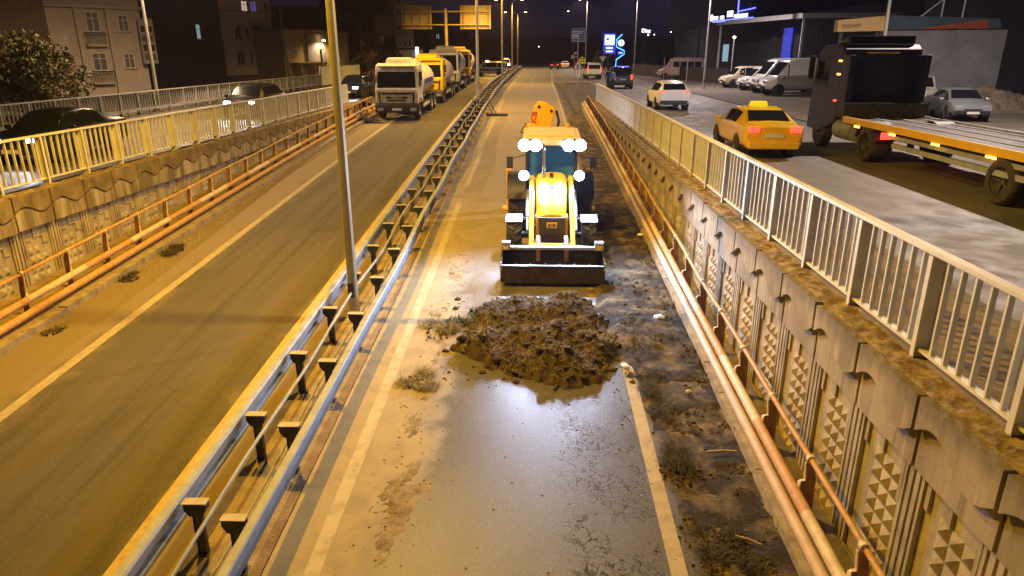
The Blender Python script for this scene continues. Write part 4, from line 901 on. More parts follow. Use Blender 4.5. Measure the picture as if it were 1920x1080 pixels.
    MB().box(-.36, .36, st[-1][0] + .0, st[-1][0] + .02, gz_ - .05, gz_ + .06).build('grille', 'black', t)
    if plate:
        zp = st[0][2] - .18
        MB().box(-.26, .26, st[0][0] - .03, st[0][0] - .005, zp - .06, zp + .06).build('number_plate', 'plate', t)
        MB().box(-.26, .26, st[-1][0] + .052, st[-1][0] + .06, st[-1][1] + .0, st[-1][1] + .11).build('number_plate', 'plate', t)
    if extra: extra(t, body)
    return t
car('hatchback', 'white hatchback driving away with red tail lamps beside the railing', 'car', 'hatch', (7.58, 41.2, .004), 0, 'white', 'both', beam=220)
def taxi_roof(t, body):
    MB().prism([(-.28, 0), (.28, 0), (.24, .14), (-.24, .14)], 'y', -.45, -.25).build('roof_sign', 'taxisign', t, bevel=.03, loc=(0, .1, 1.43))
car('taxi', 'yellow taxi with a lit yellow roof sign behind the railing', 'taxi', 'sedan', (7.05, 22.85, .004), R(-1), 'taxi', 'both', beam=420, extra=taxi_roof)
def roofbar(t, body):
    MB().box(-.5, .5, -1.9, -1.75, 1.88, 1.93).build('roof_bar', 'blueled', t)
car('minivan', 'black van with bright red tail lamps stopped behind the railing end', 'van', 'suv', (7.6, 65.0, .004), 0, 'darkcar', 'both', beam=180, extra=roofbar)
car('minivan', 'white people carrier with small red tail lamps ahead of the black van', 'van', 'minivan', (6.95, 89.5, .004), R(2), 'white', 'tail')
car('sedan', 'grey car half hidden between the white people carrier and the black van', 'car', 'sedan', (9.5, 84, .004), R(185), 'silver', 'off')
car('sedan', 'far dark car with red tail lamps where the ramp lane meets the main road', 'car', 'sedan', (3.6, 143, .004), 0, 'darkcar', 'tail')
car('sedan', 'far white car just right of the distant dark one', 'car', 'sedan', (6.0, 152, .004), 0, 'white', 'tail')
car('sedan', 'silver sedan parked beside the rubble heap', 'car', 'sedan', (20.4, 34.9, .008), R(168), 'silver', 'off')
car('old_van', 'old white flat-nosed van parked beside the silver sedan', 'van', 'boxvan', (18.35, 37.1, .008), R(166), 'white', 'off')
car('panel_van', 'white panel van parked nose to the street, nearest to the blue lorry', 'van', 'van', (19.95, 54.6, .008), R(97), 'white', 'off').scale = (1, 1.14, 1.06)
car('panel_van', 'white panel van squeezed between the nearest panel van and the small white van', 'van', 'van', (20.1, 58.2, .008), R(97), 'white', 'off').scale = (1, 1.1, 1.05)
car('small_van', 'small white van behind both panel vans', 'van', 'minivan', (19.6, 61.9, .008), R(97), 'white', 'off')
car('jeep', 'tan battered jeep at the end of the parked vans', 'car', 'suv', (19.2, 66.4, .008), R(97), 'cream', 'off')
car('hatchback', 'dark green car with white headlights passing behind the near cream railing', 'car', 'sedan', (-14.5, 20.8, .004), R(180), 'greencar', 'head', beam=260)
car('hatchback', 'black car with white headlights passing in front of the grey railing', 'car', 'hatch', (-14.4, 35.7, .004), R(180), 'darkcar', 'head', beam=180)
car('hatchback', 'dark blue car with one glaring headlight coming past the railing end', 'car', 'hatch', (-13.0, 51.0, .004), R(176), 'bluecar', 'head', beam=160)
def police(t, body):
    for s in (-1, 1):
        st_ = MB().box(s * .936 - .006, s * .936 + .006, -2.1, 1.9, .72, 1.02).build('side_stripe', 'bluestripe', t)
        text('POLİS', .26, 'white', st_, (s * .945, -.5, .87), (R(90), 0, R(90 * s)), .003, 'lettering', 1.2, .004)
    MB().box(-.5, .5, .3, .55, 1.92, 2.04).build('light_bar', 'beacon', t, bevel=.02); spot('beacon_light', t, (0, .4, 2.3), 250, (1, .5, .12), 178, .2)
car('police_van', 'white police van with blue stripe and orange roof light standing across the lane', 'van', 'minivan', (-6.4, 99.5, .004), R(80), 'white', 'off', extra=police)
def tops(t, body): MB().box(-.4, .4, .2, .4, 1.92, 2.02).build('light_bar', 'amber', t)
car('minibus', 'distant pale minibus with amber lights beyond the police van', 'minibus', 'minivan', (-6.3, 150, .004), R(180), 'white', 'head', extra=tops)
car('sedan', 'distant car with glaring headlights behind the last lorry', 'car', 'sedan', (-8.9, 91, .004), R(180), 'darkcar', 'head', beam=60)
def busglass(t, body):
    for s in (-1, 1):
        for i in range(4): MB().box(s * .975 - .012, s * .975 + .012, -2.4 + i * .85, -1.65 + i * .85, 1.42, 2.05).build('side_window', 'glass', t)
car('minibus', 'brown minibus parked behind the board fence on the lot', 'minibus', 'van', (17.6, 88.5, .008), R(82), 'tankp', 'off', extra=busglass)

# ------------------------------------------------------------------ tractor unit and flatbed trailer (driving away)
def lorry():
    t = thing('flatbed_lorry', 'dark blue lorry pulling an empty flatbed trailer past the taxi', 'lorry', (10.75, 22.0, .004))
    c = MB(); c.prism([(.75, .9), (.75, 3.12), (.95, 3.25), (2.3, 3.25), (2.85, 2.95), (3.0, 1.9), (3.05, .55), (2.0, .5)], 'x', -1.2, 1.2); co = c.build('cab', 'navy', t, bevel=.06)
    MB().prism([(.9, 3.26), (1.9, 3.26), (1.1, 3.52), (.9, 3.52)], 'x', -1.0, 1.0).build('wind_deflector', 'darkcar', co, bevel=.04)
    MB().box(-.5, .5, .735, .755, 2.98, 3.04).build('roof_strip', 'tankp', co)
    MB().box(-.75, .75, .735, .755, 2.1, 2.9).build('rear_panel', 'navy', co, bevel=.01)
    for s in (-1, 1):
        MB().prism([(1.7, 1.95), (1.7, 2.75), (2.6, 2.75), (2.82, 1.95)], 'x', s * 1.205 - .008, s * 1.205 + .008).build('side_window', 'glass', co)
        MB().cbox((s * 1.38, 2.75, 2.55), (.18, .1, .75)).build('mirror', 'black', co, bevel=.02)
        MB().box(s * 1.12 - .09, s * 1.12 + .09, .2, .75, 1.1, 2.95).build('air_dam', 'navy', co, bevel=.02)
        for z in (1.55, 2.35, 2.75): MB().box(s * 1.22 - .015, s * 1.22 + .015, .8, .98, z, z + .05).build('marker_lamp', 'amber' if z > 2 else 'tail', co)
        make_wheel(t, s * 1.02, 2.0, .52, .32, s, 'rail_dark'); make_wheel(t, s * .92, -1.5, .52, .55, s, 'rail_dark')
        MB().box(s * .95 - .15, s * .95 + .15, -2.28, -2.2, .72, .90).build('tail_lamp', 'tail', t, bevel=.01)
        f = MB(); ang = [R(12 + 156 * i / 9) for i in range(10)]; f.prism([(-1.5 + math.cos(a) * .64, .52 + math.sin(a) * .64) for a in ang] + [(-1.5 + math.cos(a) * .60, .52 + math.sin(a) * .60) for a in reversed(ang)], 'x', s * .92 - .3, s * .92 + .3); f.build('mudguard', 'black', t)
        MB().lathe([(-.45, .05), (-.45, .3), (.75, .3), (.75, .05)], (s * .95, 0, .72), 'y', 14).build('fuel_tank', 'galv', t, smooth=40)
    ch = MB(); ch.box(-.42, .42, -2.3, 2.6, .62, .92); ch.box(-.5, .5, -1.9, -1.0, .92, 1.08); ch.build('chassis', 'rail_dark', t)
    # trailer
    w = 1.25; y0, y1 = -13.2, .05
    fr = MB(); fr.box(-.5, -.36, y0, y1, .72, 1.04); fr.box(.36, .5, y0, y1, .72, 1.04)
    for y in frange(y0 + .1, y1 - .1, 1.1): fr.box(-w + .03, w - .03, y - .05, y + .05, .98, 1.045)
    fr.build('trailer_frame', 'rail_dark', t)
    for s in (-1, 1):
        MB().box(s * (w - .04) - .04, s * (w - .04) + .04, y0, y1, .98, 1.16).build('edge_rail', 'jcb' if s < 0 else 'bare', t, bevel=.008)
        MB().box(s * 1.14 - .02, s * 1.14 + .02, y0 + 4, -3.0, .58, .70).build('side_guard', 'galv', t)
        MB().box(s * 1.14 - .02, s * 1.14 + .02, y0 + 4, -3.0, .80, .90).build('side_guard', 'galv', t)
        for i in range(5): MB().box(s * 1.262 - .006, s * 1.262 + .006, -1.2 - i * 2.1, -.85 - i * 2.1, .92, .97).build('marker_lamp', 'amber', t)
        for i in range(3): make_wheel(t, s * .98, -7.6 - i * 1.3, .5, .4, s, 'rail_dark')
    n_ = 14
    for i in range(n_):
        x = -w + .09 + (2 * w - .18) * i / n_; x1 = x + (2 * w - .18) / n_ - .014
        MB().box(x, x1, y0, y1, 1.048, 1.085 + (.018 if i % 4 == 1 else 0)).build('deck_plank', 'rail_dark' if i % 4 != 1 else 'bracket2', t)
    MB().box(-w, w, y1 + .002, y1 + .08, .98, 1.55).build('headboard', 'rail_dark', t)
    MB().box(-.34, -.28, y1 - 1.4, y1 - 1.1, .3, .75).build('landing_leg', 'rail_dark', t); MB().box(.28, .34, y1 - 1.4, y1 - 1.1, .3, .75).build('landing_leg', 'rail_dark', t)
    return t
lorry()
t = thing('pickup', 'small old flatbed pickup parked behind the flat-nosed van', 'pickup', (22.3, 43.2, .008), R(172))
c = MB(); c.prism([(.5, .4), (.5, 1.75), (1.2, 1.75), (1.7, 1.1), (2.2, 1.0), (2.25, .4)], 'x', -.8, .8); co = c.build('cab', 'whitedirty', t, bevel=.04)
MB().hexa([(-.68, 1.66, 1.18), (.68, 1.66, 1.18), (.68, 1.62, 1.16), (-.68, 1.62, 1.16), (-.66, 1.25, 1.70), (.66, 1.25, 1.70), (.66, 1.2, 1.68), (-.66, 1.2, 1.68)]).build('windscreen', 'glass', co)
MB().box(-.85, .85, -2.2, .45, .7, .8).build('bed', 'whitedirty', t)
for s in (-1, 1): 
    MB().box(s * .83 - .02, s * .83 + .02, -2.2, .45, .8, 1.2).build('side_board', 'whitedirty', t)
    for y in (-1.4, 1.5): make_wheel(t, s * .72, y, .32, .2, s)
MB().box(-.85, .85, .40, .45, 1.2, 2.4).build('rack', 'rail_dark', t)
cr = thing('crate', 'tall lattice crate load standing on the bed of the old pickup', 'crate', (22.45, 44.1, .82), R(172))
for i in range(5): MB().box(-.7, .7, -.5 + i * .25 - .03, -.5 + i * .25 + .03, .02, 1.7).build('slat', 'wood', cr)
# ------------------------------------------------------------------ buildings
def facade(name, label, C, ang, W_, D, H_, mat, wins=(), cat='building', roof='brown', z0=-.3):
    """C = right-hand bottom corner seen from the street; the front runs W_ metres to its left"""
    t = thing(name, label, cat, (C[0], C[1], 0), R(90 - ang))
    MB().box(-W_, 0, 0, D, z0, H_).build('wall', mat, t)
    MB().box(-W_ - .3, .3, -.35, D + .3, H_ + .002, H_ + .22).build('roof', roof, t)
    cache = {}
    for w in wins:
        u0, u1, za, zb = w[:4]; glass = w[4] if len(w) > 4 else 'curtain'; nm = w[5] if len(w) > 5 else 2
        key = (round(u1 - u0, 2), round(zb - za, 2), glass, nm)
        if key not in cache:
            ww, hh = u1 - u0, zb - za; f = MB(); b_ = .07
            f.box(0, ww, -.04, .03, 0, b_); f.box(0, ww, -.04, .03, hh - b_, hh); f.box(0, b_, -.04, .03, b_, hh - b_); f.box(ww - b_, ww, -.04, .03, b_, hh - b_)
            for i in range(1, nm): f.box(ww * i / nm - .03, ww * i / nm + .03, -.035, .03, b_, hh - b_)
            if nm >= 2 and hh < 1.7: f.box(b_, ww - b_, -.034, .03, hh * .66, hh * .66 + .05)
            s_ = MB().box(-.08, ww + .08, -.12, 0, -.07, -.005)
            cache[key] = (f.mesh('window', 'winframe'), MB().box(b_ * .8, ww - b_ * .8, -.012, .01, b_ * .8, hh - b_ * .8).mesh('pane', glass), s_.mesh('sill', 'kerb'))
        fm, pn, sl = cache[key]
        wo = link('window', fm, t, (u0, -.001, za)); link('pane', pn, wo); link('sill', sl, wo)
    return t
def balcony(t, u0, u1, za, zb, mat='darkwall', out=.55):
    o = MB(); o.box(u0, u1, -out, -.002, za - .14, za).build('balcony_slab', 'plaster', t)
    b_ = MB(); b_.box(u0, u1, -out, -out + .04, zb - .05, zb)
    x = u0
    while x < u1: b_.box(x, x + .03, -out + .005, -out + .03, za, zb - .05); x += .10
    b_.box(u0, u0 + .04, -out + .04, -.002, zb - .05, zb); b_.box(u1 - .04, u1, -out + .04, -.002, zb - .05, zb)
    b_.build('balcony_railing', mat, t)
k = 1.2; Z = lambda z: 3 + (z - 3) * 1.2
t = facade('apartment_house', 'pale apartment house with dark balconies and a poster at its corner', (-30.4, 55.2), 44, 16, 11, 11, 'plaster',
    [(-3.75, -2.85, 4.5, 5.9, 'curtain'), (-3.8, -2.8, 1.75, 3.05, 'curtain'), (-1.62, -.88, 4.55, 5.75, 'curtain'), (-1.64, -.88, 1.9, 3.0, 'curtain'), (-3.75, -2.85, 7.4, 8.7, 'curtain'), (-1.62, -.88, 7.4, 8.6, 'curtain'), (-7.4, -6.6, 1.7, 3.0, 'glass'), (-7.4, -6.6, 4.6, 5.8, 'glass')])
balcony(t, -4.05, -2.65, 3.62, 4.45); balcony(t, -4.05, -2.6, .95, 1.75)
MB().box(-6.4, .3, -.45, -.002, 6.14, 6.32).build('ledge', 'plaster', t)
MB().box(-4.5, -4.25, -.3, -.002, -.3, 6.13).build('pilaster', 'plaster', t); MB().box(-2.45, -2.2, -.3, -.002, -.3, 6.13).build('pilaster', 'plaster', t)
MB().box(-6.4, -5.25, -1.1, -.002, 3.1, 4.4).build('parapet', 'plaster', t); MB().box(-15.9, -6.41, -1.0, -.002, -.3, 9.5).build('bay', 'brown', t)
MB().box(-5.9, -5.2, -.06, -.002, -.2, 2.9).build('door', 'brickred', t)
po = tag(MB().box(-.02, 1.05, -.9, -.86, 0, 3.25).build('poster', 'poster'), 'pale poster with dark picture rows hanging at the corner of the apartment house', 'poster'); po.location = (-30.75, 54.85, 2.25); po.rotation_euler = (0, 0, R(46))
for i in range(4): MB().box(.12, .92, -.915, -.901, .25 + i * .68, .72 + i * .66).build('picture', 'darkcar' if i % 2 else 'brown', po)
facade('dark_house', 'unlit dark house with a single cyan window behind the apartment corner', (-32.2, 73.5), 15, 11, 10, 15, 'darkwall', [(-3.75, -3.15, 4.3, 5.7, 'litwin')], roof='darkwall')
k3 = 1.22; q3 = lambda *w: (w[0] * k3, w[1] * k3, 3 + (w[2] - 3) * k3, 3 + (w[3] - 3) * k3, *w[4:])
t = facade('apartment_house', 'plain apartment house with white cross-barred windows and two lit upper windows', (-32.2, 87.8), 24, 8.4, 10, 13, 'plaster_light',
    [q3(-4.89, -4.11, 4.3, 5.46, 'glass'), q3(-3.45, -3.1, 4.46, 5.41, 'glass', 1), q3(-4.96, -4.04, 1.93, 3.1, 'glass'), q3(-3.3, -2.94, 2.0, 3.1, 'glass', 1), q3(-2.48, -1.49, 1.95, 3.12, 'glass'), q3(-.82, -.4, 2.03, 3.12, 'glass', 1), q3(-3.72, -2.96, 6.66, 7.72, 'litwin2'), q3(-2.62, -1.8, 6.7, 7.72, 'litpurple'), q3(-.8, -.4, 6.7, 7.7, 'curtain', 1), q3(-.82, -.42, 4.4, 5.4, 'curtain', 1)])
MB().box(-3.0, -2.0, -.10, -.002, 4.65, 6.0).build('shutter', 'curtain', t)
MB().box(-8.2, .2, -.5, -.002, 7.45, 7.62).build('ledge', 'plaster', t); MB().box(-8.4, 0, -.02, -.002, -.3, .6).build('plinth', 'brown', t)
MB().box(-.95, -.75, -.25, -.003, 4.95, 5.1).build('wall_lamp', 'lampwhite', t); spot('lamp_light', t, (-.85, -1.2, 5.6), 1100, (1, .72, .45), 175, .4)
t = facade('ochre_house', 'low ochre house with a dark sheeted bay and a lit doorway', (-25.8, 98.4), 15, 15, 9, 5.55, 'plaster2', [(-13.4, -12.4, 2.75, 4.0, 'curtain')], cat='house', roof='brown')
MB().box(-10.3, -6.2, -.25, -.002, 2.0, 5.3).build('bay', 'plaster3', t); MB().box(-14.0, -7.8, -1.3, -.002, 1.75, 1.95).build('porch_roof', 'plaster2', t)
MB().box(-13.6, -13.3, -1.25, -.3, -.2, 1.75).build('porch_post', 'plaster2', t); MB().box(-10.6, -10.3, -1.25, -.3, -.2, 1.75).build('porch_post', 'plaster2', t)
MB().box(-10.1, -8.1, -.06, -.003, -.2, 1.7).build('door', 'brickred', t)
o = MB().cbox((-7.6, -.9, 4.55), (.25, .2, .2)).build('wall_lamp', 'lampglow', t); spot('lamp_light', t, (-7.6, -1.3, 4.5), 1300, (1, .7, .35), 170, .5)
t = facade('dark_house', 'black gabled house with a pale chimney behind the ochre house', (-28, 116), 12, 16, 9, 9, 'darkwall', roof='darkwall')
MB().box(-9.6, -8.6, 1, 2, 9.23, 12.6).build('chimney', 'brown', t)
facade('terrace_house', 'dull red rendered house between the ochre house and the dark conifers', (-24.3, 112), 12, 7, 10, 6.2, 'brickred', [(-1.4, -.5, 1.2, 2.6, 'glass')], cat='house')
facade('terrace_house', 'brown house with awnings and a tiled roof behind the dark conifers', (-24.0, 124), 10, 9, 10, 8.6, 'brown', [(-7 + 2.4 * i, -5.8 + 2.4 * i, 4.0 + 0, 5.6, 'curtain') for i in range(3)], cat='house', roof='brickred')
facade('apartment_house', 'grey flat block with window rows just left of the sign gantry', (-22.4, 132), 10, 9.5, 11, 11.2, 'plaster3', [(-8.2 + 2.6 * i, -6.9 + 2.6 * i, 1.6 + 2.5 * j, 3.1 + 2.5 * j, 'glass') for i in range(3) for j in range(4)])
facade('dark_house', 'far dark building with two cold lit windows beneath the gantry', (-22.5, 170), 5, 12, 10, 11, 'darkwall', [(-4.6, -3.9, 6.2, 7.2, 'litwin', 1), (-3.1, -1.9, 6.2, 7.2, 'litwin'), (-3.0, -1.9, 1.8, 2.9, 'litwin', 1)], roof='darkwall')
t = facade('white_shed', 'pale gabled shed with three vertical light tubes beside the grey block', (-19.3, 122), 8, 4.2, 7, 3.6, 'sheet', cat='shed', roof='darkwall')
for i in range(3): MB().box(-4.9 + .62 * i, -4.78 + .62 * i, -.4, -.28, 1.0, 4.0).build('light_tube', 'screen', t)
MB().box(-4.6, -3.4, -.3, -.28, 2.2, 2.8).build('red_sign', 'signred', t)
# right side
t = thing('showroom', 'long black showroom with blue neon and a pale-edged canopy above the white vans', 'building', (0, 0, 0))
MB().prism([(24.2, 66), (45, 64), (45, 114), (21.5, 114), (22.5, 84)], 'z', -.1, 6.3).build('wall', 'darkwall', t)
MB().prism([(23.6, 86.5), (48, 86), (48, 125), (22.4, 125)], 'z', 6.5, 17).build('tower', 'shed2', t)
MB().prism([(22.4, 62.5), (36, 61), (36, 82), (19.1, 78)], 'z', 5.95, 6.07).build('canopy', 'darkwall', t)
MB().hexa([(22.30, 62.4, 5.8), (22.40, 62.5, 5.8), (19.08, 78.1, 5.8), (18.95, 78.0, 5.8), (22.30, 62.4, 6.2), (22.40, 62.5, 6.2), (19.08, 78.1, 6.2), (18.95, 78.0, 6.2)]).build('canopy_edge', 'canopy', t)
MB().hexa([(22.42, 62.40, 5.8), (35, 61.1, 5.8), (35, 61.2, 5.8), (22.42, 62.49, 5.8), (22.42, 62.40, 6.2), (35, 61.1, 6.2), (35, 61.2, 6.2), (22.42, 62.49, 6.2)]).build('canopy_edge', 'canopy', t)
for (x, y) in ((22.5, 62.7), (19.3, 77.6)): MB().box(x, x + .18, y, y + .18, 0, 5.94).build('canopy_post', 'canopy', t)
for i in range(28): MB().box(23.62, 23.70, 68.3, 70.6, 2.5 + i * .10, 2.54 + i * .10).build('light_louvre', 'louvre', t)
MB().tube([(23.35, 86.2, 6.7), (23.2, 86.2, 12)], .075, 6).build('neon_tube', 'blueled', t); MB().tube([(23.4, 86.2, 7.6), (25.3, 86.2, 8.0)], .075, 6).build('neon_tube', 'blueled', t)
MB().box(22.36, 22.42, 85.2, 87.6, 2.1, 4.0).build('lit_window', 'litwin', t)
for i in range(12): MB().box(23.2 + i * 0, 23.6, 72 + i, 72.1 + i, 0, 5.9).build('fin', 'shed2', t)
sg = thing('roof_sign', 'glowing blue-white letters along the canopy end by the lamp post', 'sign', (18.85, 78.4, 6.22), R(-76))
sg.scale = (1.3, 1.3, 1.3)
MB().lathe([(-.04, 0), (-.04, .26), (.04, .26), (.04, 0)], (-.6, 0, .28), 'y', 16).build('emblem', 'screen', sg)
for i, w in enumerate((.34, .28, .42, .5, .42)):
    x0 = -.2 + i * 1.1; MB().box(x0, x0 + w * 2, -.03, .03, .1 + (.12 if i == 2 else 0), .36 + (.3 if i == 2 else 0)).build('letter_block', 'screen', sg)
MB().box(-.3, 6, -.05, -.035, -.1, .06).build('glow_bar', 'blueled', sg)
t = thing('cladding_shed', 'dark grey corrugated shed behind the blue lorry and the tan sign', 'shed', (0, 0, 0))
cw = MB(); cw.hexa([(22.9, 63.05, -.1), (33, 61.05, -.1), (33, 64, -.1), (24.6, 65.9, -.1), (22.7, 63.05, 6.2), (33, 61.05, 7.6), (33, 64, 7.6), (24.6, 65.9, 6.3)])
cw.build('wall', 'shed', t)
rme = MB().box(0, .09, -.05, .0, 0, 6.2).mesh('rib', 'shed')
for i in range(46):
    f_ = i / 46; o = link('rib', rme, t, (22.95 + 10 * f_, 63.03 - 2.0 * f_, 0)); o.scale = (1, 1, 1 + .2 * f_)
t = thing('shop_sign', 'tan box sign reading moven above the blue lorry', 'sign', (0, 0, 0))
MB().hexa([(17.03, 42.0, 4.15), (19.6, 41.8, 4.2), (19.6, 42.3, 4.2), (17.03, 42.5, 4.15), (17.03, 42.0, 4.78), (19.6, 41.8, 5.0), (19.6, 42.3, 5.0), (17.03, 42.5, 4.78)]).build('sign_box', 'movenbox', t, bevel=.02)
text('moven', .46, 'signblack', t, (17.78, 41.925, 4.50), (R(90), R(-3), R(-4)), .006, 'lettering', .85, -.002)
MB().box(17.3, 17.45, 42.15, 42.3, 0, 4.15).build('post', 'rail_dark', t); MB().box(19.3, 19.45, 42.05, 42.2, 0, 4.19).build('post', 'rail_dark', t)
tag(MB().tube([(19.74, 41.7, 0), (19.55, 41.7, 6.4)], .09, 8).build('mast', 'white', smooth=60), 'pale mast standing between the tan sign and the blue banner', 'mast')
bn = tag(MB().hexa([(19.85, 42.4, 4.28), (26.4, 42.4, 4.34), (26.4, 42.46, 4.34), (19.85, 42.46, 4.28), (19.85, 42.4, 5.05), (26.2, 42.4, 4.86), (26.2, 42.46, 4.86), (19.85, 42.46, 5.05)]).build('banner', 'banner'), 'long blue banner with an orange wedge above the grey wall', 'banner')
MB().add([(21.6, 42.38, 4.31), (25.7, 42.38, 4.345), (25.5, 42.38, 4.82), (21.6, 42.395, 4.31), (25.7, 42.395, 4.345), (25.5, 42.395, 4.82)], [(0, 1, 2), (3, 5, 4), (0, 3, 4, 1), (1, 4, 5, 2), (2, 5, 3, 0)]).build('wedge', 'banner2', bn)
tag(MB().box(19.9, 26.9, 42.6, 42.95, -.1, 4.27).build('grey_wall', 'greywall'), 'smooth grey wall under the blue banner behind the silver sedan', 'wall')
t = facade('dark_house', 'black building corner at the far end of the grey wall', (34, 44.5), 96, 7, 9, 9, 'darkwall', roof='darkwall')
t = thing('truss', 'pale tubular frame standing on the roof above the blue banner', 'truss', (23.5, 43.5, 5.1))
for a, b_ in (((0, 0, -.9), (0, 0, 1.6)), ((1.2, 0, -.9), (1.2, 0, 1.6)), ((0, 0, .9), (1.2, 0, .9)), ((-1.2, 0, -.1), (0, 0, .9))): MB().tube([a, b_], .04, 6).build('bar', 'white', t)
t = thing('rubble_heap', 'heap of pale rubble and earth behind the silver sedan', 'rubble heap', (24.5, 40.0, 0))
def rub(x, y): return 1.15 * max(0, 1 - (x / 4.2) ** 2 - (y / 2.2) ** 2) * (1 + .5 * noise.noise(Vector((x * 1.2, y * 1.2, 3)))) + .12 * noise.noise(Vector((x * 4, y * 4, 7)))  - .05
MB().grid([-4.4 + .16 * i for i in range(56)], [-2.4 + .16 * i for i in range(31)], rub).build('mound', 'rubble', t)
t = thing('board_fence', 'low dark board fence along the lot in front of the brown minibus', 'fence', (0, 0, 0))
fx0, fy0, fx1, fy1 = 14.2, 107, 19.6, 74; L = math.hypot(fx1 - fx0, fy1 - fy0); an = math.atan2(fy1 - fy0, fx1 - fx0)
bme = MB().box(.03, 1.17, -.02, .02, .05, 1.5).mesh('board', 'darkfence'); pme = MB().box(-.04, .04, -.05, .05, 0, 1.65).mesh('post', 'rail_dark')
n_ = int(L / 1.2)
for i in range(n_ + 1):
    p = (fx0 + (fx1 - fx0) * i / n_, fy0 + (fy1 - fy0) * i / n_, 0)
    o = link('post', pme, t, p); o.rotation_euler = (0, 0, an)
    if i < n_: o = link('board', bme, t, p); o.rotation_euler = (0, 0, an)
for i in range(2): MB().tube([(15.2 + i * 1.5, 86 - i * 6, 0), (15.2 + i * 1.5, 86 - i * 6, 2.6)], .05, 6).build('tall_post', 'pole', t)

# ------------------------------------------------------------------ signs
def post_sign(name, label, x, y, h, r=.05): 
    t = thing(name, label, 'sign', (x, y, 0)); MB().tube([(0, .06, -.3), (0, .06, h)], r, 8).build('post', 'pole', t, smooth=60); return t
t = thing('sign_gantry', 'steel gantry showing the tan backs of two road sign boards', 'sign gantry', (-10.3, 82.5, 0))
MB().tube([(0, 0, -.2), (0, 0, 7.75)], .22, 12, .18).build('post', 'signback', t, smooth=60)
for z in (6.05, 7.45): MB().tube([(-4.9, -.05, z), (4.9, -.05, z)], .09, 8).build('cross_beam', 'signback', t, smooth=60)
for x0, x1 in ((-5.0, -1.6), (1.65, 5.1)):
    MB().box(x0, x1, .10, .16, 5.6, 8.1).build('sign_board', 'signback', t)
    for i in range(4):
        xx = x0 + .3 + (x1 - x0 - .6) * i / 3
        MB().box(xx - .05, xx + .05, .0, .098, 5.62, 8.08).build('rib', 'bracket' if i in (0, 3) else 'signback', t)
    for z in (5.85, 7.2): MB().box(x0 + .05, x1 - .05, .02, .096, z - .03, z + .03).build('rail', 'bracket', t)
t = post_sign('direction_sign', 'large blue road direction sign high above the far lane', 9.7, 170, 8.5, .12)
MB().box(-1.6, 1.6, -.05, .0, 5.6, 8.5).build('board', 'signblue', t)
f = MB(); f.box(-1.55, 1.55, -.062, -.052, 5.65, 5.72); f.box(-1.55, 1.55, -.062, -.052, 8.38, 8.45); f.box(-1.55, -1.48, -.062, -.052, 5.72, 8.38); f.box(1.48, 1.55, -.062, -.052, 5.72, 8.38); f.build('border', 'signwhite', t)
for (x0, x1, z) in ((-1.3, 1.2, 7.85), (-1.3, 1.0, 7.45), (-1.3, .1, 6.9), (-1.3, .3, 6.4)): MB().box(x0, x1, -.062, -.052, z - (.16 if z == 6.9 else .07), z + (.16 if z == 6.9 else .07)).build('text_line', 'signwhite', t)
t = thing('price_totem', 'glowing white and blue price totem beside the curved neon sign', 'sign', (12.0, 120, 0))
MB().box(-1.0, 1.0, -.15, .15, 2.9, 6.1).build('frame', 'bluelit', t, bevel=.05); MB().box(-.78, .78, -.17, -.152, 4.3, 5.85).build('panel', 'screen', t)
MB().cbox((-.35, -.185, 5.2), (.45, .02, .3)).build('mark', 'bluestripe', t)
for z in (3.85, 3.3): MB().box(-.55, .55, -.17, -.152, z - .12, z + .12).build('price_bar', 'screen', t)
MB().box(-.2, .2, -.12, .12, 0, 2.9).build('base', 'darkcar', t)
t = thing('neon_sign', 'curving blue neon outline sign with two lit emblems', 'sign', (14.0, 122, 0))
MB().tube([(.25, 0, 6.0), (-.6, 0, 5.2), (-.6, 0, 4.0), (.75, 0, 3.4), (.75, 0, 2.9), (-.55, 0, 2.0), (-.6, 0, .9)], .07, 6).build('neon_tube', 'cyanled', t)
MB().lathe([(-.08, 0), (-.08, .52), (.08, .52), (.08, 0)], (.15, 0, 4.65), 'y', 20).build('emblem', 'screen', t); MB().lathe([(-.09, 0), (-.09, .17)], (.15, -.01, 4.8), 'y', 4).build('diamond', 'bluestripe', t)
MB().box(-.35, .6, -.06, .06, 2.75, 3.4).build('panel', 'bluelit', t); MB().box(-.2, .45, -.075, -.062, 3.02, 3.12).build('text_line', 'screen', t)
MB().box(-.25, .1, .1, .2, 0, 6).build('mast', 'darkcar', t)
t = thing('shop_sign', 'distant white lit name sign high over the trees', 'sign', (29.8, 200, 0)); text('Dinç', 1.35, 'screen', t, (0, 0, 8.8), (R(90), 0, 0), .05, 'lettering', .95, .06); MB().box(-.15, .15, .1, .4, 0, 8.2).build('post', 'rail_dark', t)
t = post_sign('warning_sign', 'red-edged triangular warning sign on a dark post at the ramp fork', 3.73, 65, 2.1, .035); t.location.z = -.02
MB().prism([(-.48, 1.68), (.48, 1.68), (0, 2.5)], 'y', -.03, 0).build('board', 'signred', t); MB().prism([(-.34, 1.75), (.34, 1.75), (0, 2.34)], 'y', -.042, -.031).build('face', 'signwhite', t); MB().prism([(-.09, 1.82), (.09, 1.82), (.05, 2.1), (-.04, 2.1)], 'y', -.05, -.043).build('symbol', 'signblack', t)
t = post_sign('chevron_sign', 'yellow sign with two black chevrons on the traffic island', 6.0, 95, 2.2)
MB().prism([(-.42, 1.72), (.42, 1.72), (.42, 2.3), (0, 2.6), (-.42, 2.3)], 'y', -.03, 0).build('board', 'signyellow', t)
for z in (1.82, 2.12): MB().prism([(-.3, z), (-.3, z + .13), (0, z + .33), (.3, z + .13), (.3, z), (0, z + .2)], 'y', -.045, -.031).build('chevron', 'signblack', t)
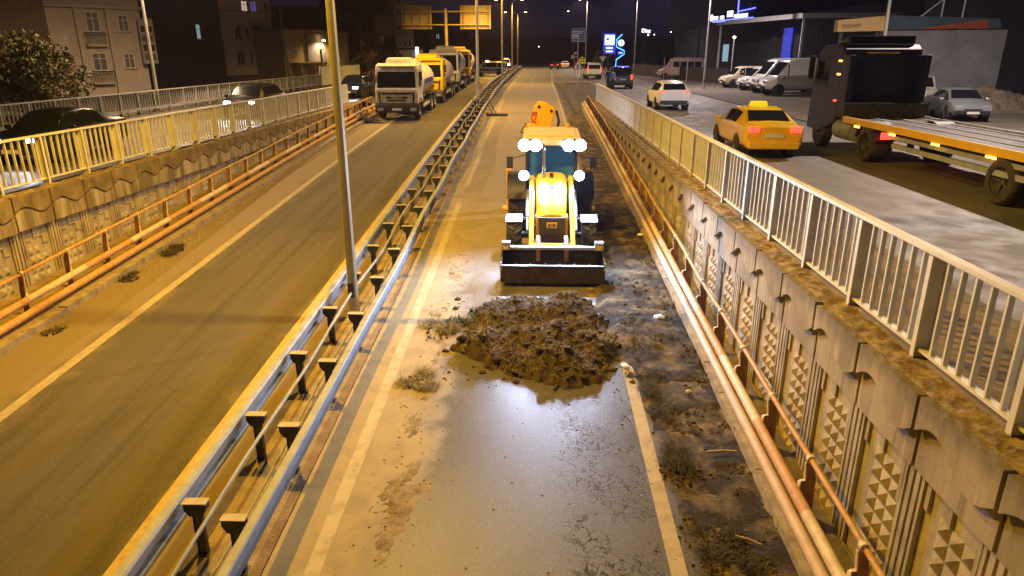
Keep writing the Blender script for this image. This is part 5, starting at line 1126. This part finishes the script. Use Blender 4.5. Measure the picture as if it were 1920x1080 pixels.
t = post_sign('yield_sign', 'white downward triangle sign behind the white people carrier', 9.15, 100, 2.4); MB().prism([(-.5, 2.6), (.5, 2.6), (0, 1.85)], 'y', -.03, 0).build('board', 'signwhite', t)
t = post_sign('info_sign', 'pair of small pale blue square signs left of the chevron sign', 5.3, 100, 3.2); MB().box(-.15, .45, -.03, 0, 2.5, 3.15).build('board', 'signwhite', t); MB().box(-.5, -.16, -.03, 0, 2.3, 2.75).build('board', 'signwhite', t); MB().box(-.05, .35, -.04, -.031, 2.6, 2.95).build('symbol', 'bluestripe', t)
for i, (x, y, z, l_) in enumerate(((40.2, 220, 9.0, 'far lamp on the hill right of the lit name sign'), (22.8, 150, 6.5, 'lamp glowing under the lit name sign'), (35.6, 222, 8.3, 'faint far lamp between the name sign and the hill lamp'), (.8, 260, 5.2, 'tiny far lamp above the red tail lamps'), (18.3, 68, 4.3, 'white bulb lamp in front of the black showroom'))):
    t = thing('lamp', l_, 'street lamp', (x, y, 0)); MB().tube([(0, 0, 0), (0, 0, z)], .05, 5).build('pole', 'pole', t); MB().lathe([(-.12, .01), (0, .15), (.12, .01)], (0, 0, z + .1), 'z', 8).build('lens', 'lampwhite', t)
t = thing('timber_post', 'short bare timber post behind the grey railing before the ochre house', 'post', (-22.2, 74, 0)); MB().tube([(0, 0, 0), (-.1, 0, 3.4)], .13, 8, .11).build('shaft', 'wood', t, smooth=60)
t = thing('utility_pole', 'leaning black utility pole behind the grey railing near the lit lantern', 'pole', (-21.6, 62, 0)); MB().tube([(0, 0, 0), (-.5, 0, 9)], .12, 8, .08).build('shaft', 'rail_dark', t, smooth=60); MB().tube([(-.45, 0, 4.4), (-.2, -.4, 5.4)], .03, 5).build('stay', 'rail_dark', t)

# ------------------------------------------------------------------ trees
def tree(name, label, x, y, h, r, mat, n=1500, leaf=.16, seed=1, conif=False, cy=.58):
    rd = random.Random(seed); t = thing(name, label, 'tree', (x, y, 0))
    tr = MB(); tr.tube([(0, 0, -.2), (.05, .03, h * .3), (0, .05, h * .75)], .06 * h * .5, 7, .02)
    for i in range(6):
        a = rd.random() * 6.28; z = h * (.25 + .08 * i); tr.tube([(0, 0, z), (math.cos(a) * r * .4, math.sin(a) * r * .4, z + h * .14), (math.cos(a) * r * .75, math.sin(a) * r * .75, z + h * .2)], .05, 5, .012)
    tr.build('trunk', 'bark', t, smooth=60)
    cl = []
    for i in range(26):
        a = rd.random() * 6.28; zz = rd.uniform(-1, 1); q = (1 - zz * zz) ** .5 * rd.uniform(.55, 1)
        if conif: f_ = rd.random(); z = h * (.12 + .86 * f_); rr = r * (1 - f_) ** .8; cl.append((math.cos(a) * rr, math.sin(a) * rr, z, r * .33))
        else: cl.append((math.cos(a) * q * r * .8, math.sin(a) * q * r * .8, h * cy + zz * h * .36, r * rd.uniform(.28, .45)))
    cm = MB()
    for i in range(n):
        c_ = rd.choice(cl); d = Vector((rd.gauss(0, 1), rd.gauss(0, 1), rd.gauss(0, .8))).normalized() * c_[3] * rd.random() ** .4
        p = Vector(c_[:3]) + d; u = Vector((rd.gauss(0, 1), rd.gauss(0, 1), rd.gauss(0, 1))).normalized(); v = u.cross(Vector((rd.gauss(0, 1), rd.gauss(0, 1), rd.gauss(0, 1)))).normalized(); s = leaf * rd.uniform(.6, 1.3)
        cm.quad(p - u * s, p - v * s * .45, p + u * s, p + v * s * .45)
    cm.build('crown', mat, t); return t
tree('tree', 'round bushy tree catching orange light behind the grey railing', -24.5, 34.5, 3.4, 2.3, 'leaf', 5200, .13, 3)
tree('tree', 'low bushy tree at the frame edge beside the round orange-lit one', -27.5, 32.0, 3.0, 1.9, 'leaf', 2600, .13, 4)
tree('conifer', 'broad dark conifer left of the grey flat block', -22.6, 97, 6.4, 2.2, 'leafdark', 2600, .22, 5, True)
tree('conifer', 'second dark conifer close to the gantry end', -20.6, 101, 5.2, 2.0, 'leafdark', 2200, .22, 6, True)
tree('tree', 'lamp-lit yellowish tree behind the board fence', 19.2, 126, 4.8, 2.6, 'leaf', 2200, .22, 8)
tree('tree', 'leaning feathery tree right of the lamp-lit yellowish one', 23.0, 124, 4.9, 2.3, 'leaf', 1600, .25, 9)
tree('tree', 'small dark tree at the fork behind the yield sign', 10.0, 112, 3.4, 1.5, 'leafdark', 1300, .2, 10)
tl = MB(); rd = random.Random(11)
for i in range(9000):
    x = rd.uniform(-160, 170); y = rd.uniform(225, 250); top = 4.5 + 4.5 * (noise.noise(Vector((x * .05, 3, 1))) + .6) + 1.6 * noise.noise(Vector((x * .4, 8, 1))); z = rd.uniform(-.5, 1) ** 1.0 * max(1, top)
    u = Vector((rd.gauss(0, 1), rd.gauss(0, .4), rd.gauss(0, 1))).normalized(); v = u.cross(Vector((0, 1, .2))).normalized(); p = Vector((x, y, max(0, z))); s = rd.uniform(.6, 1.3)
    if -10 < x < 12 and z > 4: continue
    tl.quad(p - u * s, p - v * s * .6, p + u * s, p + v * s * .6)
stuff(tl.build('treeline', 'leafdark'))

# ------------------------------------------------------------------ soil heap, silt and weeds
rd = random.Random(5)
def nz(x, y, f, s): return noise.noise(Vector((x * f, y * f, s)))
def pileh(x, y):
    u, v = (x - .22) / 1.62, (y - 12.25) / 1.70
    a = math.atan2(v, u); rr = math.hypot(u, v) * (1 + .22 * noise.noise(Vector((math.cos(a) * 1.6, math.sin(a) * 1.6, 9))) + .12 * noise.noise(Vector((math.cos(a) * 4, math.sin(a) * 4, 2))) + .07 * nz(x, y, 6, 3))
    f = max(-.25, 1 - rr ** 2.1)
    h = .37 * (f if f < 0 else f ** .75)
    k_ = min(1, max(0, f * 4 + .2))
    return h + k_ * (.22 * nz(x, y, 1.7, 1) + .15 * abs(nz(x, y, 4.0, 4)) + .055 * nz(x, y, 10, 6) + .035 * nz(x, y, 22, 8))
t = thing('soil_heap', 'dark heap of scraped soil and roots in front of the loader bucket', 'soil heap', (0, 0, 0))
P_ = MB(); P_.grid([-1.75 + .032 * i for i in range(122)], [10.2 + .032 * i for i in range(130)], lambda x, y: zr(y) + pileh(x, y) - .02); P_.build('mound', 'soil', t, smooth=50)
cl = MB(); icov = [(0, 0, 1), (.89, 0, .45), (.28, .85, .45), (-.72, .53, .45), (-.72, -.53, .45), (.28, -.85, .45), (.72, .53, -.45), (-.28, .85, -.45), (-.89, 0, -.45), (-.28, -.85, -.45), (.72, -.53, -.45), (0, 0, -1)]
icof = [(0, 1, 2), (0, 2, 3), (0, 3, 4), (0, 4, 5), (0, 5, 1), (1, 6, 2), (2, 7, 3), (3, 8, 4), (4, 9, 5), (5, 10, 1), (2, 6, 7), (3, 7, 8), (4, 8, 9), (5, 9, 10), (1, 10, 6), (11, 7, 6), (11, 8, 7), (11, 9, 8), (11, 10, 9), (11, 6, 10)]
def clod(mb, p, s):
    e = rd.uniform(.6, 1); j = [rd.uniform(.7, 1.25) for _ in icov]
    mb.add([(p[0] + v[0] * s * q, p[1] + v[1] * s * q * e, p[2] + v[2] * s * q * .7) for v, q in zip(icov, j)], icof)
for i in range(1300):
    x, y = rd.uniform(-1.7, 1.95), rd.uniform(10.3, 14.2); h = pileh(x, y)
    if h < (.03 if rd.random() < .8 else -.22): continue
    clod(cl, (x, y, zr(y) + max(h, -.0) - .0), rd.choice((.012, .015, .02, .025, .03, .04, .08)))
stuff(cl.build('clods', 'soil', t))
cl = MB()
for i in range(240):
    x, y = rd.uniform(-1.3, 1.6), rd.uniform(10.8, 13.9); h = pileh(x, y)
    if h > .05: clod(cl, (x, y, zr(y) + h), rd.choice((.015, .02, .03)))
stuff(cl.build('pale_clods', 'soilpale', t))
def blades(mb, x, y, z, n, sp, ln, up=1.0, w=.006):
    for i in range(n):
        a = rd.random() * 6.28; r0 = rd.random() ** .6 * sp; p = Vector((x + math.cos(a) * r0, y + math.sin(a) * r0, z))
        b_ = rd.random() * 6.28; l_ = ln * rd.uniform(.4, 1.2); d = Vector((math.cos(b_), math.sin(b_), up * rd.uniform(.2, 1.4))).normalized() * l_
        s = Vector((-math.sin(b_), math.cos(b_), 0)) * w; m_ = p + d * .55 + Vector((0, 0, .1 * l_)); e = p + d - Vector((0, 0, .15 * l_))
        mb.add([p - s, p + s, m_ + s * .7, m_ - s * .7, e], [(0, 1, 2, 3), (3, 2, 4)])
g = MB()
for i in range(1400):
    x, y = rd.uniform(-1.4, 1.75), rd.uniform(10.6, 14.05); h = pileh(x, y)
    if h > .02 and nz(x, y, 2.2, 3) > -.25: blades(g, x, y, zr(y) + h, 4, .08, .13, .6, .0035)
stuff(g.build('roots', 'straw', t))
g = MB()
for (x, y, n) in ((-1.2, 13.2, 60), (-.75, 13.75, 50), (-1.45, 12.75, 40), (.25, 13.9, 25)): blades(g, x, y, zr(y) + max(.02, pileh(x, y)), n, .16, .2, .9, .018)
stuff(g.build('leaves', 'leafy', t))
def silth(x, y):
    e = min(1, max(0, (x - 1.72 + .25 * nz(x, y, 1.2, 3)) / .25)) * min(1, max(0, (3.05 - x) / .12)) * min(1, max(0, (22 - y) / 2))
    thick = .5 + .5 * min(1, max(0, (y - 8) / 4))
    e = max(e, min(1, max(0, (x - 1.35 + .3 * nz(x, y, 1.5, 13)) / .3)) * min(1, max(0, (y - 11.0) / .6)) * min(1, max(0, (3.05 - x) / .12)) * min(1, max(0, (19 - y) / 2)))
    return e * .11 * max(0, 1 - ((x - 2.1) / .8) ** 2 - ((y - 12.9) / 1.7) ** 2) + e * thick * (.015 + .075 * nz(x, y, 1.0, 5) + .05 * nz(x, y, 3.1, 6) + .03 * nz(x, y, 9, 7) + .014 * nz(x, y, 24, 8) + .05 * max(0, (x - 2.4)) + (.04 if y > 10.5 else 0)) - .012
sb = MB(); sb.grid([1.05 + .04 * i for i in range(50)], [4.6 + .05 * i for i in range(340)], lambda x, y: zr(y) + silth(x, y)); stuff(sb.build('dirt', 'silt', smooth=50))
def lefth(x, y):
    return .018 * nz(x, y, 1.0, 5) + .015 * nz(x, y, 4, 6) + .012 * nz(x, y, 14, 7) + .008 * nz(x, y, 30, 7) - .020 + .022 * max(0, 1 - abs(x + 1.75 - .35 * nz(0, y, .8, 2)) / .5)
sb = MB(); sb.grid([-2.45 + .04 * i for i in range(32)], [5 + .05 * i for i in range(240)], lambda x, y: zr(y) + lefth(x, y)); stuff(sb.build('dirt', 'dustbed', smooth=50))
def lsh(x, y): return .02 * nz(x, y, .7, 5) + .02 * nz(x, y, 3, 6) + .012 * nz(x, y, 11, 7) - .022 + .015 * max(0, 1 - abs(x + 9.45) / .3)
sb = MB(); sb.grid([-9.74 + .06 * i for i in range(16)], [8 + .12 * i for i in range(290)], lambda x, y: zr(y) + lsh(x, y)); stuff(sb.build('dirt', 'dustbed', smooth=50))
vb = MB(); vc = MB()
for i in range(420):
    x, y = rd.uniform(1.75, 2.95), 5 + 15 * rd.random(); dk = nz(x, y, 1.1, 31)
    if dk < -.05: continue
    z = zr(y) + max(0, silth(x, y))
    for j in range(3): clod(vc, (x + rd.gauss(0, .05), y + rd.gauss(0, .05), z), rd.choice((.012, .018, .025, .04)))
    if rd.random() < .7: blades(vb, x, y, z, 9, .10, .12, .5, .003)
stuff(vb.build('dead_grass', 'straw')); stuff(vc.build('soil_crumbs', 'soil'))
gr = MB()
for i in range(1500):
    x, y = rd.uniform(-2.2, 2.9), rd.uniform(5, 18)
    if abs(x) < 1.3 and rd.random() < .85: continue
    clod(gr, (x, y, zr(y) + max(0, silth(x, y) if x > 1.4 else lefth(x, y) if x < -1.2 else 0)), rd.choice((.006, .008, .01, .013, .018)))
stuff(gr.build('gravel', 'soilpale'))
WEEDS = [(1.98, 10.7, .34, 'weed', 'dark dry weed clump just below the soil heap on the white edge line'), (2.02, 9.65, .30, 'weed', 'round dark weed clump left of the pale stone'), (2.05, 8.1, .42, 'weed', 'longest dark weed clump beside the timber stick'), (2.3, 6.75, .42, 'weed', 'flat dark weed clump nearest the viewpoint'),
    (2.0, 12.05, .56, 'straw', 'tall straw-coloured grass clump at the right flank of the soil heap'), (2.35, 12.3, .34, 'straw', 'straw grass clump between the soil heap and the white bag'), (-1.8, 12.3, .46, 'straw', 'sprawling weed clump between the lane line and the soil heap'), (-1.6, 12.8, .26, 'leafy', 'small green leafy sprig uphill of the sprawling weed clump'), (-1.95, 10.4, .34, 'straw', 'sparse weed tuft beside the left lane line'),
    (-9.5, 16.9, .42, 'weed', 'largest weed patch at the foot of the stained wall'), (-9.48, 14.9, .30, 'weed', 'small dark weed patch at the foot of the stained wall'), (-9.45, 12.1, .24, 'straw', 'faint dry tuft on the lane edge by the stained wall')]
for (x, y, s, mt, lb) in WEEDS:
    g = MB()
    for q_ in range(5):
        ox, oy, sc = rd.gauss(0, s * .42), rd.gauss(0, s * .62), rd.uniform(.35, 1)
        blades(g, ox, oy, .0, int(260 * sc * s / .35), s * .55 * sc, s * .48 * sc, rd.uniform(.3, .9), .0045); blades(g, ox, oy, 0, 14, s * .3, s * rd.uniform(.5, 1.1), 1.2, .0035)
    o = thing('dry_weed', lb, 'weed', (x, y, zr(y) + .01), 0, 'weeds on the ramp'); g.build('stems', mt, o)
    m_ = MB()
    for i in range(70): a = rd.random() * 6.28; q = rd.random() ** .5 * s * .7; clod(m_, (math.cos(a) * q, math.sin(a) * q * 1.2, .005), rd.choice((.012, .02, .03)))
    stuff(m_.build('root_soil', 'soil', o))
def lump(name, label, cat, x, y, z, s, mat, sq=.6):
    m_ = MB(); vs = []; 
    for i in range(7):
        for j in range(12):
            a, p = 6.283 * j / 12, math.pi * (i + .5) / 7; d = Vector((math.sin(p) * math.cos(a), math.sin(p) * math.sin(a), math.cos(p))); q = s * (1 + .35 * noise.noise(d * 2.2 + Vector((x, y, 0))) + .15 * noise.noise(d * 6)); vs.append((d.x * q, d.y * q, (d.z * q + s * .8) * sq))
    m_.add(vs, [(i * 12 + j, i * 12 + (j + 1) % 12, (i + 1) * 12 + (j + 1) % 12, (i + 1) * 12 + j) for i in range(6) for j in range(12)] + [tuple(range(12)), tuple(range(83, 71, -1))])
    o = m_.build(name, mat, smooth=50); o.location = (x, y, z); return tag(o, label, cat)
lump('stone', 'pale round stone lying in the silt by the kerb', 'stone', 2.55, 10.1, zr(10.1) + .03, .06, 'kerb')
lump('plastic_bag', 'crumpled white plastic bag in the silt beside the soil heap', 'bag', 2.52, 12.85, zr(12.85) + .10, .11, 'bag', .45)
lump('plastic_scrap', 'small white scrap at the lower right foot of the soil heap', 'scrap', 1.62, 11.0, zr(11) + .03, .07, 'bag', .25)
lump('plastic_scrap', 'tiny white scrap in the silt level with the front wheel', 'scrap', 2.92, 18.4, zr(18.4) + .05, .09, 'bag', .5)
lump('paper_scrap', 'white paper scrap lying on the dark crest of the soil heap', 'scrap', -.62, 12.9, zr(12.9) + .46, .06, 'bag', .4)
for (x, y, l_, rz, lb, mt) in ((2.68, 8.46, .42, 4, 'pale timber stick lying across the silt toward the kerb', 'wood'), (2.55, 6.72, .3, -28, 'short yellowish stick on the nearest weed clump', 'wood'), (.45, 10.35, .42, 60, 'dark forked twig lying on the wet asphalt below the heap', 'bark')):
    o = MB().tube([(-l_ / 2, 0, .0), (0, .01, .012), (l_ / 2, 0, .004)], .02, 6, .014).build('stick', mt, smooth=60); o.location = (x, y, zr(y) + .07 if x > 1 else zr(y) + .02); o.rotation_euler = (0, 0, R(rz)); tag(o, lb, 'stick')
t = thing('timber_boards', 'two dark broken boards lying in front of the white tanker', 'boards', (-9.9, 39.6, zr(39.6) + .02), R(-25))
for i in range(2): MB().cbox((i * .25 - .2, i * .22, .10 + i * .06), (1.9, .3, .07), ry=.04 * i).build('board', 'bark' if i else 'darkfence', t)

# ------------------------------------------------------------------ people
def person(label, loc, rz, top, legs, stride=.12, h=1.74):
    t = thing('person', label, 'person', loc, rz); k_ = h / 1.74
    V = [(0, 0, .96), (0, 0, 1.18), (0, 0, 1.40), (0, -.01, 1.50), (0, -.02, 1.62), (0, -.02, 1.72),
         (.10, 0, .92), (.11, -stride, .50), (.11, -stride * .4, .09), (.11, -stride * .4 - .15, .04), (-.10, 0, .92), (-.11, stride * .6, .50), (-.11, stride * 1.3, .10), (-.11, stride * 1.3 - .14, .04),
         (.19, 0, 1.41), (.25, .03, 1.14), (.25, -.08, .92), (.25, -.11, .82), (-.19, 0, 1.41), (-.25, -.02, 1.14), (-.24, -.14, .94), (-.24, -.18, .84)]
    E_ = [(0, 1), (1, 2), (2, 3), (3, 4), (4, 5), (0, 6), (6, 7), (7, 8), (8, 9), (0, 10), (10, 11), (11, 12), (12, 13), (2, 14), (14, 15), (15, 16), (16, 17), (2, 18), (18, 19), (19, 20), (20, 21)]
    rr = [.15, .145, .16, .06, .095, .08, .10, .07, .045, .045, .10, .07, .045, .045, .075, .052, .04, .035, .075, .052, .04, .035]
    me = bpy.data.meshes.new('body'); me.from_pydata([tuple(c_ * k_ for c_ in v) for v in V], E_, [])
    o = bpy.data.objects.new('body', me); COL.objects.link(o)
    o.modifiers.new('skin', 'SKIN'); o.modifiers.new('sub', 'SUBSURF').levels = 1
    for i, q in enumerate(rr): me.skin_vertices[0].data[i].radius = (q * k_, q * .85 * k_); me.skin_vertices[0].data[i].use_root = i == 0
    m2 = bpy.data.meshes.new_from_object(o.evaluated_get(bpy.context.evaluated_depsgraph_get())); bpy.data.objects.remove(o)
    m2.materials.clear()
    for q in ('skin', top, legs, 'hair', 'black'): m2.materials.append(M[q])
    for p in m2.polygons:
        c_ = p.center / k_; p.use_smooth = True
        p.material_index = 3 if (c_.z > 1.68 or (c_.z > 1.58 and c_.y > -.01)) else 0 if c_.z > 1.49 else 4 if c_.z < .10 else 0 if (abs(c_.x) > .2 and c_.z < .87) else 1 if (c_.z > .95 or abs(c_.x) > .19) else 2
    link('body', m2, t)
    f = MB(); f.cbox((0, -.112 * k_, 1.60 * k_), (.03, .03, .045)); f.build('nose', 'skin', t, bevel=.008)
    return t
person('person in a bright blue jacket standing at the end of the railing', (6.35, 59.6, 0), R(200), 'jacket', 'darkcloth')
person('person in dark clothes just behind the blue jacket', (6.2, 61.6, 0), R(170), 'darkcloth', 'darkcloth')
person('person in dark clothes walking beside the white tanker', (-13.0, 55.6, 0), R(30), 'darkcloth', 'darkcloth', .2)

# ------------------------------------------------------------------ night haze
hm = bpy.data.materials.new('haze'); hm.use_nodes = True; hn = hm.node_tree.nodes; hl_ = hm.node_tree.links
hn.remove(hn['Principled BSDF']); pv_ = hn.new('ShaderNodeVolumePrincipled'); hl_.new(pv_.outputs[0], hn['Material Output'].inputs['Volume'])
pv_.inputs['Color'].default_value = (.62, .58, 1.0, 1); pv_.inputs['Density'].default_value = .0003; pv_.inputs['Anisotropy'].default_value = .35
M['haze'] = hm
stuff(MB().box(-420, 420, -75, 920, -6.5, 26).build('haze', 'haze'))
